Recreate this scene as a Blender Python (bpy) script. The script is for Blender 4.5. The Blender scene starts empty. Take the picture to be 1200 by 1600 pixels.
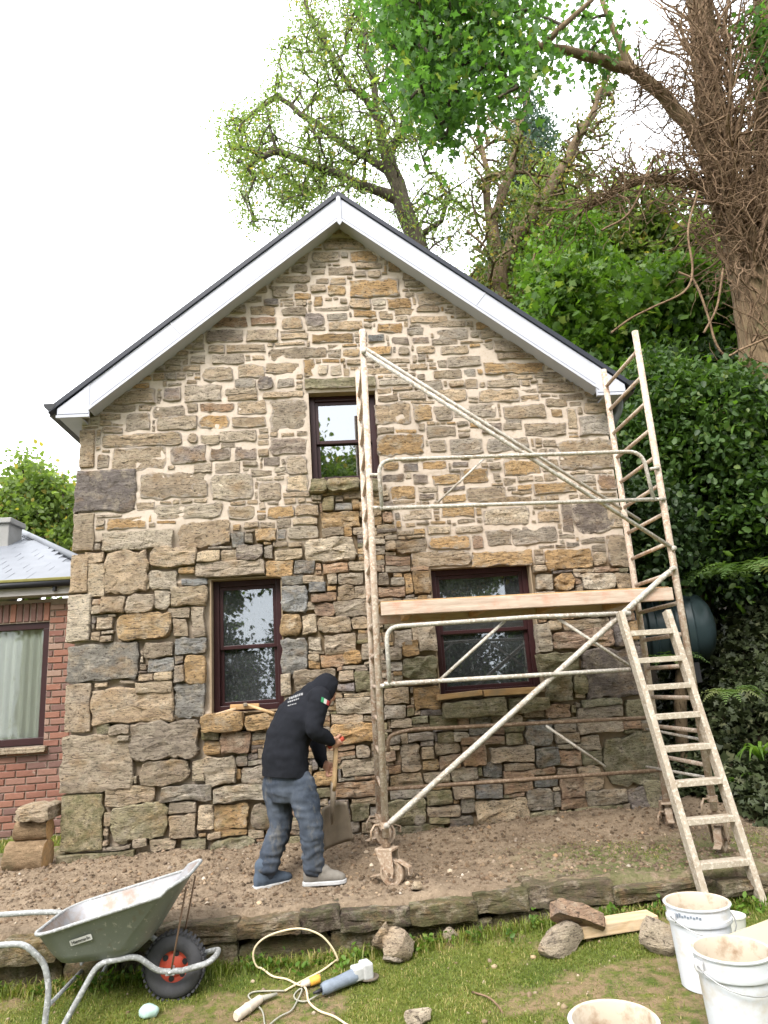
import bpy, bmesh, math, random
import numpy as np
from mathutils import Vector, Matrix, noise

random.seed(7)
RNG = np.random.default_rng(7)
SC = bpy.context.scene
COL = SC.collection

# ------------------------------------------------------------------ camera
CAM = np.array([-0.1433, -6.3509, 1.2626])
YAW, PITCH, ROLL, FPX = -0.0663, 0.2456, 0.0676, 1080.0
def cam_basis():
    cy, sy = math.cos(YAW), math.sin(YAW)
    r = np.array([cy, sy, 0.]); f = np.array([-sy, cy, 0.]); u = np.array([0, 0, 1.])
    f2 = f*math.cos(PITCH) + u*math.sin(PITCH); u2 = u*math.cos(PITCH) - f*math.sin(PITCH)
    return r*math.cos(ROLL) - u2*math.sin(ROLL), u2*math.cos(ROLL) + r*math.sin(ROLL), f2
CR, CU, CF = cam_basis()
cd = bpy.data.cameras.new('camera'); cam = bpy.data.objects.new('camera', cd); COL.objects.link(cam)
cam.matrix_world = Matrix(((CR[0], CU[0], -CF[0], CAM[0]), (CR[1], CU[1], -CF[1], CAM[1]),
                           (CR[2], CU[2], -CF[2], CAM[2]), (0, 0, 0, 1)))
cd.sensor_fit = 'VERTICAL'; cd.sensor_height = 36.0; cd.lens = FPX/1600*36.0
cd.clip_start = 0.05; cd.clip_end = 500
SC.camera = cam

# ------------------------------------------------------------------ world, sun, exposure
world = bpy.data.worlds.new('World'); SC.world = world; world.use_nodes = True
nt = world.node_tree; nt.nodes.clear()
SUN_EL, SUN_AZ = math.radians(48), math.radians(205)      # azimuth clockwise from +Y: behind the viewer, from the left
sky = nt.nodes.new('ShaderNodeTexSky'); sky.sky_type = 'NISHITA'; sky.sun_disc = False
sky.sun_elevation = SUN_EL; sky.sun_rotation = SUN_AZ; sky.dust_density = 4.0; sky.air_density = 1.2
hs = nt.nodes.new('ShaderNodeHueSaturation'); hs.inputs['Saturation'].default_value = 0.12
mx = nt.nodes.new('ShaderNodeMix'); mx.data_type = 'RGBA'; mx.inputs[0].default_value = 0.8   # an even layer of white cloud
mx.inputs[7].default_value = (10.6, 10.8, 11.2, 1)
bg = nt.nodes.new('ShaderNodeBackground'); bg.inputs['Strength'].default_value = 0.13
wo = nt.nodes.new('ShaderNodeOutputWorld')
nt.links.new(sky.outputs[0], hs.inputs['Color']); nt.links.new(hs.outputs[0], mx.inputs[6])
nt.links.new(mx.outputs[2], bg.inputs['Color']); nt.links.new(bg.outputs[0], wo.inputs['Surface'])
ld = bpy.data.lights.new('sun', 'SUN'); ld.energy = 1.5; ld.angle = math.radians(22); ld.color = (1, 0.94, 0.86)
sun = bpy.data.objects.new('sun', ld); COL.objects.link(sun)
sd = Vector((math.sin(SUN_AZ)*math.cos(SUN_EL), math.cos(SUN_AZ)*math.cos(SUN_EL), math.sin(SUN_EL)))
sun.rotation_euler = sd.to_track_quat('Z', 'Y').to_euler(); sun.location = sd*40
vs = SC.view_settings; vs.view_transform = 'Standard'; vs.look = 'None'; vs.gamma = 1.0; vs.exposure = 1.5
vs.use_curve_mapping = False
SC.cycles.use_denoising = True; SC.cycles.max_bounces = 6; SC.cycles.transparent_max_bounces = 8
SC.cycles.caustics_reflective = False; SC.cycles.caustics_refractive = False

# ------------------------------------------------------------------ helpers
def U(x, y, Y):
    """photo pixel -> point of the place on the plane Y"""
    d = CF + CR*((x-600)/FPX) + CU*((800-y)/FPX)
    return CAM + d*((Y-CAM[1])/d[1])
def Uz(x, y, z):
    d = CF + CR*((x-600)/FPX) + CU*((800-y)/FPX)
    return CAM + d*((z-CAM[2])/d[2])
def nz(x, y=0., z=0., s=1.): return noise.noise(Vector((x*s, y*s, z*s)))
def fbm(x, y=0., z=0., s=1., o=4): return noise.fractal(Vector((x*s, y*s, z*s)), 1.0, 2.0, o)
def smooth(a, b, x):
    t = min(1., max(0., (x-a)/(b-a))); return t*t*(3-2*t)

def tag(o, label=None, cat=None, group=None, kind=None):
    if label: o['label'] = label
    if cat: o['category'] = cat
    if group: o['group'] = group
    if kind: o['kind'] = kind
    return o
def empty(name, loc=(0, 0, 0), label=None, cat=None, group=None):
    o = bpy.data.objects.new(name, None); o.empty_display_size = .1; COL.objects.link(o); o.location = loc
    return tag(o, label, cat, group)
def link(name, me, mat=None, parent=None, smooth_=False):
    if mat is not None and len(me.materials) == 0: me.materials.append(mat)
    if smooth_: me.shade_smooth()
    o = bpy.data.objects.new(name, me); COL.objects.link(o)
    if parent is not None:
        o.parent = parent
        L = parent
        off = Vector((0, 0, 0))
        while L is not None: off += L.location; L = L.parent
        o.location = -off          # geometry is written in world coordinates
    return o
def np_mesh(name, V, F, attrs=None):
    """V (n,3); F (m,k) with one k"""
    V = np.ascontiguousarray(V, dtype=np.float32); F = np.ascontiguousarray(F, dtype=np.int32)
    me = bpy.data.meshes.new(name); me.vertices.add(len(V)); me.vertices.foreach_set('co', V.ravel())
    m, k = F.shape
    me.loops.add(m*k); me.loops.foreach_set('vertex_index', F.ravel())
    me.polygons.add(m); me.polygons.foreach_set('loop_start', np.arange(0, m*k, k, dtype=np.int32))
    try: me.polygons.foreach_set('loop_total', np.full(m, k, dtype=np.int32))
    except Exception: pass
    me.update(calc_edges=True)
    for n, (typ, arr) in (attrs or {}).items():
        a = me.attributes.new(n, typ, 'POINT')
        a.data.foreach_set('value' if typ == 'FLOAT' else 'color', np.ascontiguousarray(arr, dtype=np.float32).ravel())
    return me

class MB:
    def __init__(s): s.v = []; s.f = []; s.c = []; s.m = []; s.mi = 0
    def add(s, vs_, fs, col=None):
        b = len(s.v); s.v += [tuple(p) for p in vs_]; s.f += [tuple(i+b for i in f) for f in fs]
        s.m += [s.mi]*len(fs)
        s.c += [col if col is not None else (1, 1, 1, 1)]*len(vs_)
        return s
    def box(s, c, size, M=None, col=None, jit=0.):
        hx, hy, hz = [q/2 for q in size]
        P = [Vector((x*hx, y*hy, z*hz)) for x in (-1, 1) for y in (-1, 1) for z in (-1, 1)]
        if jit: P = [p + Vector((random.uniform(-jit, jit) for _ in range(3))) for p in P]
        if M is not None: P = [M @ p for p in P]
        c = Vector(c)
        return s.add([p+c for p in P], [(0, 1, 3, 2), (4, 6, 7, 5), (0, 4, 5, 1), (2, 3, 7, 6), (0, 2, 6, 4), (1, 5, 7, 3)], col)
    def beam(s, a, b, w, h, up=(0, 0, 1), col=None):
        a, b = Vector(a), Vector(b); d = (b-a).normalized(); upv = Vector(up)
        x = d.cross(upv).normalized(); z = x.cross(d)
        P = [p + x*(sx*w/2) + z*(sz*h/2) for p in (a, b) for sx in (-1, 1) for sz in (-1, 1)]
        return s.add(P, [(0, 1, 3, 2), (4, 6, 7, 5), (0, 4, 5, 1), (2, 3, 7, 6), (0, 2, 6, 4), (1, 5, 7, 3)], col)
    def tube(s, pts, r, n=8, caps=True, col=None, sq=1.0):
        pts = [Vector(p) for p in pts]; k = len(pts)
        rs = r if isinstance(r, (list, tuple)) else [r]*k
        t0 = (pts[1]-pts[0]).normalized()
        ref = Vector((0, 0, 1)) if abs(t0.z) < .9 else Vector((1, 0, 0))
        x = t0.cross(ref).normalized(); V = []
        for i in range(k):
            t = ((pts[min(i+1, k-1)]-pts[max(i-1, 0)])).normalized()
            x = (x - t*x.dot(t)).normalized(); y = t.cross(x)
            for j in range(n):
                a = 2*math.pi*j/n
                V.append(pts[i] + (x*math.cos(a) + y*math.sin(a)*sq)*rs[i])
        F = [(i*n+j, i*n+(j+1) % n, (i+1)*n+(j+1) % n, (i+1)*n+j) for i in range(k-1) for j in range(n)]
        if caps: F += [tuple(range(n-1, -1, -1)), tuple((k-1)*n+j for j in range(n))]
        return s.add(V, F, col)
    def lathe(s, prof, c, n=24, axis=(0, 0, 1), col=None, closed=False):
        ax = Vector(axis).normalized(); ref = Vector((1, 0, 0)) if abs(ax.x) < .9 else Vector((0, 1, 0))
        x = ax.cross(ref).normalized(); y = ax.cross(x); c = Vector(c); V = []
        for (r, h) in prof:
            for j in range(n):
                a = 2*math.pi*j/n; V.append(c + ax*h + (x*math.cos(a)+y*math.sin(a))*r)
        k = len(prof); R_ = range(k if closed else k-1)
        F = [(i*n+j, i*n+(j+1) % n, ((i+1) % k)*n+(j+1) % n, ((i+1) % k)*n+j) for i in R_ for j in range(n)]
        return s.add(V, F, col)
    def prism(s, poly, d, col=None):
        """poly: list of 3-D points (planar), d: extrusion vector"""
        d = Vector(d); n = len(poly); P = [Vector(p) for p in poly]
        return s.add(P+[p+d for p in P], [tuple(range(n-1, -1, -1)), tuple(range(n, 2*n))] +
                     [(i, (i+1) % n, (i+1) % n+n, i+n) for i in range(n)], col)
    def mesh(s, name):
        me = bpy.data.meshes.new(name); me.from_pydata(s.v, [], s.f); me.update()
        if any(c != (1, 1, 1, 1) for c in s.c):
            a = me.color_attributes.new('tone', 'FLOAT_COLOR', 'POINT')
            a.data.foreach_set('color', np.array(s.c, dtype=np.float32).ravel())
        return me
    def build(s, name, mat, parent=None, smooth_=False, bevel=0., seg=2, auto=None):
        me = s.mesh(name)
        bm = bmesh.new(); bm.from_mesh(me); bmesh.ops.recalc_face_normals(bm, faces=bm.faces); bm.to_mesh(me); bm.free()
        if any(s.m): me.polygons.foreach_set('material_index', s.m)
        mats = mat if isinstance(mat, (list, tuple)) else [mat]
        for m_ in mats: me.materials.append(m_)
        o = link(name, me, None, parent, smooth_)
        if auto is not None:
            me.shade_smooth(); me.set_sharp_from_angle(angle=math.radians(auto))
        if bevel:
            b = o.modifiers.new('bevel', 'BEVEL'); b.width = bevel; b.segments = seg; b.limit_method = 'ANGLE'
        return o
def bez(pts, n=8):
    """Catmull-Rom through pts"""
    P = [Vector(p) for p in pts]; P = [P[0]*2-P[1]] + P + [P[-1]*2-P[-2]]; out = []
    for i in range(1, len(P)-2):
        for k in range(n):
            t = k/n; a, b, c, d = P[i-1:i+3]
            out.append(.5*((2*b)+(c-a)*t+(2*a-5*b+4*c-d)*t*t+(3*b-a-3*c+d)*t**3))
    out.append(P[-2]); return out
def fillet(pts, r, n=5):
    """polyline with rounded corners"""
    P = [Vector(p) for p in pts]; out = [P[0]]
    for i in range(1, len(P)-1):
        a, b, c = P[i-1], P[i], P[i+1]; ra = min(r, (a-b).length*.49, (c-b).length*.49)
        p0 = b+(a-b).normalized()*ra; p1 = b+(c-b).normalized()*ra
        for k in range(n+1):
            t = k/n; out.append(p0*(1-t)**2 + b*2*t*(1-t) + p1*t*t)
    out.append(P[-1]); return out

# ------------------------------------------------------------------ materials
class G:
    """small node-graph helper"""
    def __init__(s, name):
        s.m = bpy.data.materials.new(name); s.m.use_nodes = True; s.t = s.m.node_tree; s.t.nodes.clear()
        s.out = s.t.nodes.new('ShaderNodeOutputMaterial'); s.b = s.t.nodes.new('ShaderNodeBsdfPrincipled')
        s.t.links.new(s.b.outputs[0], s.out.inputs[0])
        s.pos = s.t.nodes.new('ShaderNodeNewGeometry').outputs['Position']
    def n(s, typ, **k):
        nd = s.t.nodes.new('ShaderNode'+typ)
        for a, b in k.items(): setattr(nd, a, b)
        return nd
    def put(s, sock, v):
        if hasattr(v, 'is_output') or isinstance(v, bpy.types.NodeSocket): s.t.links.new(v, sock)
        else: sock.default_value = v if not (isinstance(v, tuple) and len(v) == 3 and sock.type == 'RGBA') else (*v, 1)
    def coord(s, scale=(1, 1, 1), rot=(0, 0, 0), vec=None):
        m = s.n('Mapping'); s.put(m.inputs[0], vec if vec is not None else s.pos); m.inputs['Scale'].default_value = scale
        m.inputs['Rotation'].default_value = rot; return m.outputs[0]
    def noise(s, scale, detail=4., rough=.55, vec=None, dist=0.):
        n_ = s.n('TexNoise'); s.put(n_.inputs['Vector'], vec if vec is not None else s.pos)
        n_.inputs['Scale'].default_value = scale; n_.inputs['Detail'].default_value = detail
        n_.inputs['Roughness'].default_value = rough; n_.inputs['Distortion'].default_value = dist
        return n_.outputs['Fac']
    def voro(s, scale, vec=None, feature='F1', out='Distance'):
        n_ = s.n('TexVoronoi', feature=feature); s.put(n_.inputs['Vector'], vec if vec is not None else s.pos)
        n_.inputs['Scale'].default_value = scale; return n_.outputs[out]
    def ramp(s, fac, stops):
        r = s.n('ValToRGB'); s.put(r.inputs[0], fac); e = r.color_ramp.elements
        while len(e) < len(stops): e.new(.5)
        for q, (p, c) in zip(e, stops): q.position = p; q.color = (c, c, c, 1) if not isinstance(c, tuple) else (*c, 1) if len(c) == 3 else c
        return r.outputs[0]
    def mix(s, fac, a, b, mode='MIX'):
        m = s.n('Mix', data_type='RGBA', blend_type=mode); s.put(m.inputs[0], fac); s.put(m.inputs[6], a); s.put(m.inputs[7], b)
        return m.outputs[2]
    def math(s, op, a, b=0.):
        m = s.n('Math', operation=op); s.put(m.inputs[0], a); s.put(m.inputs[1], b); return m.outputs[0]
    def attr(s, name, out='Color'):
        a = s.n('Attribute', attribute_name=name); return a.outputs[out]
    def bump(s, h, strength=.5, dist=.01, normal=None):
        b = s.n('Bump'); s.put(b.inputs['Height'], h); b.inputs['Strength'].default_value = strength; b.inputs['Distance'].default_value = dist
        if normal is not None: s.put(b.inputs['Normal'], normal)
        return b.outputs[0]
    def done(s, color=None, rough=.8, metal=0., normal=None, spec=.3):
        if color is not None: s.put(s.b.inputs['Base Color'], color)
        s.put(s.b.inputs['Roughness'], rough); s.put(s.b.inputs['Metallic'], metal)
        s.b.inputs['Specular IOR Level'].default_value = spec
        if normal is not None: s.put(s.b.inputs['Normal'], normal)
        return s.m
M = {}
def simple(name, c, rough=.7, metal=0., var=.25, scale=6., bump=0., bscale=60., spec=.3):
    g = G(name)
    a = tuple(x*(1-var) for x in c); b = tuple(min(1, x*(1+var)) for x in c)
    colr = g.mix(g.noise(scale, 6., .6), a, b)
    n_ = g.bump(g.noise(bscale, 4.), .5, bump) if bump else None
    M[name] = g.done(colr, rough, metal, n_, spec); return M[name]

def mat_stone():
    g = G('rubble_stone'); base = g.attr('tone')
    rnd = g.n('ObjectInfo').outputs['Random']; lay = g.coord((1.2, 1.2, 3.2))
    n1 = g.noise(6.5, 7., .66, lay, .6); n2 = g.noise(26., 6., .7, lay, .5); n3 = g.noise(130., 4., .65)
    c = g.mix(g.ramp(n1, [(.34, 0.), (.66, 1.)]), g.mix(1., base, (1.20, 1.17, 1.12), 'MULTIPLY'), g.mix(1., base, (.70, .67, .66), 'MULTIPLY'))
    c = g.mix(g.ramp(g.noise(3.1, 6., .65, g.coord((1, 1, 1.6))), [(.52, 0.), (.68, .55)]), c, (.42, .255, .11))       # ochre iron staining
    c = g.mix(g.ramp(g.noise(8., 7., .72), [(.50, 0.), (.66, .7)]), c, (.56, .48, .37))                             # pale lime bloom
    c = g.mix(g.ramp(g.noise(4.3, 7., .7, g.coord((1, 1, 1.3))), [(.58, 0.), (.70, .45)]), c, (.20, .185, .175))       # grey weathering
    c = g.mix(g.ramp(n2, [(.36, .95), (.47, 0.)]), c, (.065, .050, .038))                                        # dark seams in the bedding
    c = g.mix(g.math('MULTIPLY', rnd, g.ramp(n3, [(.36, .7), (.5, 0.)])), c, g.mix(1., c, (.45, .42, .40), 'MULTIPLY'))
    bed = g.noise(9., 7., .68, g.coord((.7, .7, 7.)), .8)                                                    # split bedding planes on some stones
    c = g.mix(g.math('MULTIPLY', g.math('SUBTRACT', 1., rnd), g.ramp(bed, [(.36, .85), (.46, 0.)])), c, (.10, .078, .06))
    wear = g.attr('moss', 'Fac')
    c = g.mix(g.math('MULTIPLY', wear, g.ramp(g.noise(14., 6., .7), [(.42, 0.), (.62, .75)])), c, (.115, .125, .05))
    sm = g.math('ADD', g.attr('smear', 'Fac'), g.math('MULTIPLY', g.math('SUBTRACT', g.noise(13., 6., .7), .5), 2.4))
    c = g.mix(g.ramp(sm, [(.50, 0.), (.62, 1.)]), c, g.mix(g.noise(7., 6., .6), (.41, .34, .28), (.525, .45, .38)))   # pointing smeared over the arrises
    nb = g.bump(n1, 1., .06); nb = g.bump(n2, 1., .034, nb); nb = g.bump(g.math('MULTIPLY', bed, g.math('SUBTRACT', 1., rnd)), 1., .03, nb); nb = g.bump(n3, 1., .008, nb)
    M['stone'] = g.done(c, .9, 0., nb, .2)
mat_stone()
def mat_mortar():
    g = G('lime_mortar'); z = g.attr('raked', 'Fac')
    new = g.mix(g.noise(4., 6., .6), (.41, .34, .28), (.525, .45, .38))
    new = g.mix(g.ramp(g.noise(40., 4., .6), [(.3, .5), (.5, 0.)]), new, (.34, .265, .19))
    old = g.mix(g.noise(9., 6., .65), (.17, .125, .08), (.34, .26, .17))
    c = g.mix(z, new, old)
    nb = g.bump(g.noise(22., 5., .6), .5, .012); nb = g.bump(g.noise(160., 3., .6), .5, .003, nb)
    M['mortar'] = g.done(c, .95, 0., nb, .15)
mat_mortar()
def mat_soil():
    g = G('turned_soil')
    a = g.noise(3., 7., .65); b = g.noise(24., 6., .7)
    c = g.mix(g.ramp(a, [(.3, 0.), (.7, 1.)]), (.15, .11, .075), (.28, .215, .15))
    c = g.mix(g.ramp(b, [(.35, .6), (.5, 0.)]), c, (.075, .05, .03))
    c = g.mix(g.ramp(g.voro(55.), [(.12, .5), (.3, 0.)]), c, (.36, .27, .18))
    grn = g.math('MULTIPLY', g.attr('grass', 'Fac'), g.ramp(g.noise(11., 5., .7), [(.42, 0.), (.56, .85)]))
    c = g.mix(grn, c, (.075, .105, .025))
    nb = g.bump(a, .6, .03); nb = g.bump(b, .9, .02, nb); nb = g.bump(g.noise(120., 3.), .8, .006, nb)
    M['soil'] = g.done(c, .97, 0., nb, .15)
mat_soil()
def mat_lawn():
    g = G('mossy_lawn')
    a = g.noise(2.2, 6., .6); b = g.noise(34., 5., .7)
    c = g.mix(g.ramp(a, [(.35, 0.), (.65, 1.)]), (.085, .125, .022), (.20, .20, .045))
    c = g.mix(g.ramp(b, [(.3, .8), (.55, 0.)]), c, (.045, .06, .014))
    c = g.mix(g.math('MULTIPLY', g.attr('bare', 'Fac'), g.ramp(g.noise(14., 6., .7), [(.40, 0.), (.58, .95)])), c, (.27, .19, .11))
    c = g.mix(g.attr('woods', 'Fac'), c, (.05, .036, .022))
    nb = g.bump(b, 1., .03); nb = g.bump(g.noise(110., 3.), .8, .01, nb)
    M['lawn'] = g.done(c, .9, 0., nb, .2)
mat_lawn()
def mat_leaf(name, dark, light, yellow, trans=.35, yel=.1):
    g = G(name); t = g.attr('tone', 'Fac')
    c = g.mix(g.ramp(t, [(0., 0.), (1., 1.)]), dark, light)
    c = g.mix(g.ramp(t, [(1-yel-.02, 0.), (1-yel, 1.)]), c, yellow)
    g.done(c, .5, 0., None, .35)
    tr = g.n('BsdfTranslucent'); g.put(tr.inputs['Color'], g.mix(1., c, (1.5, 1.6, .8), 'MULTIPLY'))
    ms = g.n('MixShader'); ms.inputs[0].default_value = trans
    g.t.links.new(g.b.outputs[0], ms.inputs[1]); g.t.links.new(tr.outputs[0], ms.inputs[2]); g.t.links.new(ms.outputs[0], g.out.inputs[0])
    M[name] = g.m
mat_leaf('leaf_ash', (.075, .12, .03), (.20, .27, .075), (.30, .25, .06), .5, .08)
mat_leaf('leaf_sycamore', (.045, .11, .028), (.12, .24, .05), (.2, .25, .06), .5, .05)
mat_leaf('leaf_ivytree', (.06, .085, .022), (.15, .18, .05), (.25, .19, .06), .4, .2)
mat_leaf('leaf_shrub', (.045, .105, .015), (.15, .26, .035), (.20, .26, .05), .42, .08)
mat_leaf('leaf_dark_shaded', (.012, .028, .009), (.040, .075, .020), (.08, .12, .04), .22, .06)  # evergreen green, darkened further to carry the shade under the tree canopy
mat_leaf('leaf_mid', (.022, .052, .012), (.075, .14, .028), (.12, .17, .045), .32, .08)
mat_leaf('leaf_ground', (.022, .034, .013), (.075, .092, .040), (.15, .16, .085), .15, .1)
mat_leaf('leaf_conifer', (.025, .055, .04), (.06, .105, .075), (.09, .13, .08), .3, .03)
mat_leaf('fern_green', (.05, .10, .022), (.13, .20, .055), (.20, .23, .09), .35, .15)
mat_leaf('blade_grass', (.085, .13, .018), (.215, .25, .045), (.40, .33, .14), .38, .18)
def mat_bark(name, a, b, moss, sc=8., streak=3.):
    g = G(name); v = g.coord((1, 1, 1/streak))
    n1 = g.noise(sc, 6., .65, v); n2 = g.noise(sc*6, 4., .6, v)
    c = g.mix(g.ramp(n1, [(.3, 0.), (.7, 1.)]), a, b)
    c = g.mix(g.ramp(n2, [(.32, .8), (.5, 0.)]), c, tuple(x*.4 for x in a))
    c = g.mix(g.ramp(g.noise(sc*.5, 5., .6), [(.55, 0.), (.7, .7)]), c, moss)
    nb = g.bump(n1, .8, .03); nb = g.bump(n2, .8, .01, nb)
    M[name] = g.done(c, .9, 0., nb, .2)
mat_bark('bark_ash', (.045, .036, .026), (.115, .095, .068), (.075, .08, .03))
mat_bark('bark_ivy', (.085, .058, .034), (.20, .145, .09), (.12, .10, .04))
mat_bark('bark_big', (.10, .068, .04), (.26, .185, .11), (.10, .095, .045), 9., 9.)
mat_bark('dead_ivy', (.115, .07, .042), (.30, .205, .13), (.16, .105, .06), 5., 1.)
mat_bark('log_wood', (.15, .10, .055), (.33, .23, .14), (.10, .085, .045), 14., .3)

def mat_paint_tube(name, c, rust, spl, amt=.5):
    g = G(name)
    col = g.mix(g.noise(9., 6., .6), tuple(x*.85 for x in c), c)
    col = g.mix(g.ramp(g.noise(11., 7., .75), [(.46, 0.), (.62, amt)]), col, rust)
    col = g.mix(g.ramp(g.noise(55., 5., .6), [(.52, 0.), (.6, .8)]), col, spl)
    nb = g.bump(g.noise(70., 4.), .5, .003)
    M[name] = g.done(col, .6, 0., nb, .3)
mat_paint_tube('tube_cream', (.46, .375, .30), (.30, .18, .115), (.60, .53, .45), .85)
mat_paint_tube('tube_galv', (.40, .375, .335), (.24, .185, .135), (.60, .56, .50), .75)
mat_paint_tube('tube_rust', (.17, .115, .075), (.10, .06, .035), (.28, .21, .15), .7)
mat_paint_tube('caster_rust', (.36, .275, .20), (.22, .125, .07), (.46, .38, .30), .7)
mat_paint_tube('ladder_wood', (.40, .345, .275), (.28, .22, .16), (.54, .485, .41), .8)
mat_paint_tube('barrow_steel', (.30, .31, .31), (.16, .15, .14), (.45, .46, .46), .6)
def mat_wood(name, a, b, dirt, stretch=(1.5, 14, 14)):
    g = G(name); v = g.coord(stretch)
    n1 = g.noise(3., 6., .6, v, .6)
    c = g.mix(g.ramp(n1, [(.3, 0.), (.7, 1.)]), a, b)
    c = g.mix(g.ramp(g.noise(5., 6., .7), [(.5, 0.), (.68, .75)]), c, dirt)
    nb = g.bump(n1, .5, .006)
    M[name] = g.done(c, .8, 0., nb, .2)
mat_wood('deck_wood', (.36, .27, .21), (.52, .42, .34), (.46, .235, .16))
mat_wood('plank_wood', (.42, .29, .17), (.62, .47, .31), (.40, .33, .25))
mat_wood('board_wood', (.34, .20, .09), (.52, .33, .16), (.24, .19, .13))
mat_wood('handle_wood', (.38, .25, .13), (.55, .38, .21), (.28, .2, .12), (6, 6, 2))

def mat_white(name, c, dirt, amt, rough=.35, sc=5.):
    g = G(name)
    col = g.mix(g.ramp(g.noise(sc, 7., .65), [(.5, 0.), (.72, amt)]), c, dirt)
    M[name] = g.done(col, rough, 0., None, .4)
mat_white("upvc_white", (.42, .43, .49), (.34, .35, .40), .5, .3, 2.5)
mat_white('bucket_white', (.58, .60, .64), (.46, .40, .31), .9, .35, 7.)
mat_white('bucket_inside', (.50, .43, .34), (.27, .18, .11), .95, .8, 12.)
simple('dark_verge', (.018, .021, .032), .45, 0., .2)
simple('lead_black', (.016, .017, .02), .4, 0., .2)
simple('maroon_frame', (.030, .010, .011), .38, 0., .35, 9., .001, 80.)
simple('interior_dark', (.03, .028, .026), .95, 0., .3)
simple('slate_roof', (.15, .16, .18), .5, 0., .22, 5., .003, 50.)
simple('soffit_grey', (.33, .31, .30), .6)
simple('moss_edge', (.18, .165, .055), .95, 0., .4, 20., .006, 60.)
simple('chimney_render', (.27, .265, .255), .9, 0., .35, 4., .006, 40.)
simple('curtain_net', (.80, .80, .74), .9, 0., .05)
simple('tank_plastic', (.032, .05, .055), .36, 0., .3, 4., .002, 30.)
simple('tyre_rubber', (.055, .055, .06), .8, 0., .4, 18., .004, 60.)
simple('wheel_red', (.36, .055, .03), .55, 0., .35, 22.)
simple('rusty_rod', (.16, .10, .065), .75, 0., .4, 25.)
simple('cable_cream', (.60, .50, .33), .55, 0., .15, 20.)
simple('cable_grey', (.30, .29, .24), .6, 0., .3, 20.)
simple('grinder_blue', (.17, .20, .245), .6, 0., .45, 30., .002, 60.)
simple('grinder_grey', (.42, .42, .42), .6, 0., .4, 30., .002, 60.)
simple('plug_yellow', (.70, .36, .06), .5, 0., .25, 30.)
simple('plug_white', (.55, .47, .39), .6, 0., .3, 30.)
simple('rag_teal', (.40, .55, .50), .9, 0., .25, 30., .004, 60.)
simple('clear_tub', (.55, .55, .50), .3, 0., .15)
simple('cream_board', (.46, .38, .26), .7, 0., .1)
simple('skin', (.43, .235, .165), .55, 0., .12, 20.)
simple('hoodie_black', (.013, .014, .018), .95, 0., .35, 12., .004, 250., .1)
simple('print_white', (.20, .20, .205), .9)
simple('flag_green', (.03, .19, .08), .9); simple('flag_white', (.50, .50, .48), .9); simple('flag_red', (.36, .05, .05), .9)
simple('steel_bright', (.42, .42, .42), .35, .7)
simple('steel_dirty', (.21, .175, .135), .55, .35, .45, 9., .002, 60.)
simple('boot_grey', (.17, .155, .135), .85, 0., .35, 20., .003, 90.)
simple('boot_blue', (.06, .08, .11), .85, 0., .35, 20., .003, 90.)
simple('grime', (.55, .55, .52), .9)
simple('black_plastic', (.02, .02, .022), .5)
def mat_jeans():
    g = G('jeans_denim')
    c = g.mix(g.ramp(g.noise(5., 6., .65), [(.35, 0.), (.7, 1.)]), (.025, .032, .045), (.08, .094, .118))
    c = g.mix(g.ramp(g.noise(11., 6., .7, g.coord((1, 1, .5))), [(.54, 0.), (.7, .6)]), c, (.16, .15, .13))
    M['jeans'] = g.done(c, .95, 0., g.bump(g.noise(260., 2.), .4, .002), .1)
mat_jeans()
def mat_brick():
    g = G('red_brick'); b = g.attr('tone')
    c = g.mix(g.noise(30., 5., .65), g.mix(1., b, (.6, .55, .55), 'MULTIPLY'), b)
    c = g.mix(g.ramp(g.noise(9., 6., .7), [(.6, 0.), (.72, .6)]), c, (.45, .38, .33))
    c = g.mix(.36, c, (.165, .135, .11)); M['brick'] = g.done(c, .9, 0., g.bump(g.noise(60., 5., .65), .7, .006), .2)
mat_brick()
simple('brick_mortar', (.25, .20, .165), .95, 0., .3, 12., .004, 80.)
def mat_glass(name, tint, dirt, ior=2.3, film=0.):
    g = G(name); g.t.nodes.remove(g.b)
    tr = g.n('BsdfTransparent'); tr.inputs[0].default_value = (*tint, 1)
    gl = g.n('BsdfGlossy'); gl.inputs['Roughness'].default_value = .015; gl.inputs[0].default_value = (.92, .96, 1, 1)
    df = g.n('BsdfDiffuse'); df.inputs[0].default_value = (.34, .37, .38, 1)
    fr = g.n('Fresnel'); fr.inputs[0].default_value = ior
    m1 = g.n('MixShader'); g.t.links.new(fr.outputs[0], m1.inputs[0]); g.t.links.new(tr.outputs[0], m1.inputs[1]); g.t.links.new(gl.outputs[0], m1.inputs[2])
    m2 = g.n('MixShader')
    streak = g.ramp(g.noise(9., 7., .75, g.coord((6, 1, .8))), [(.60, 0.), (.70, dirt)])
    spk = g.ramp(g.noise(60., 5., .7, g.coord((1.6, 1, .7))), [(.56, 0.), (.66, dirt*.9)])
    g.put(m2.inputs[0], g.math('MAXIMUM', g.math('MAXIMUM', streak, spk), g.math('MULTIPLY', g.noise(3., 4., .6), film*2)))
    g.t.links.new(m1.outputs[0], m2.inputs[1]); g.t.links.new(df.outputs[0], m2.inputs[2]); g.t.links.new(m2.outputs[0], g.out.inputs[0])
    M[name] = g.m
mat_glass('glass_clean', (.5, .55, .55), .03, 3.2)
mat_glass('glass_clear', (.92, .94, .92), .02, 1.4)
mat_glass('glass_dirty', (.42, .48, .5), .34, 2.2, .06)
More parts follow.
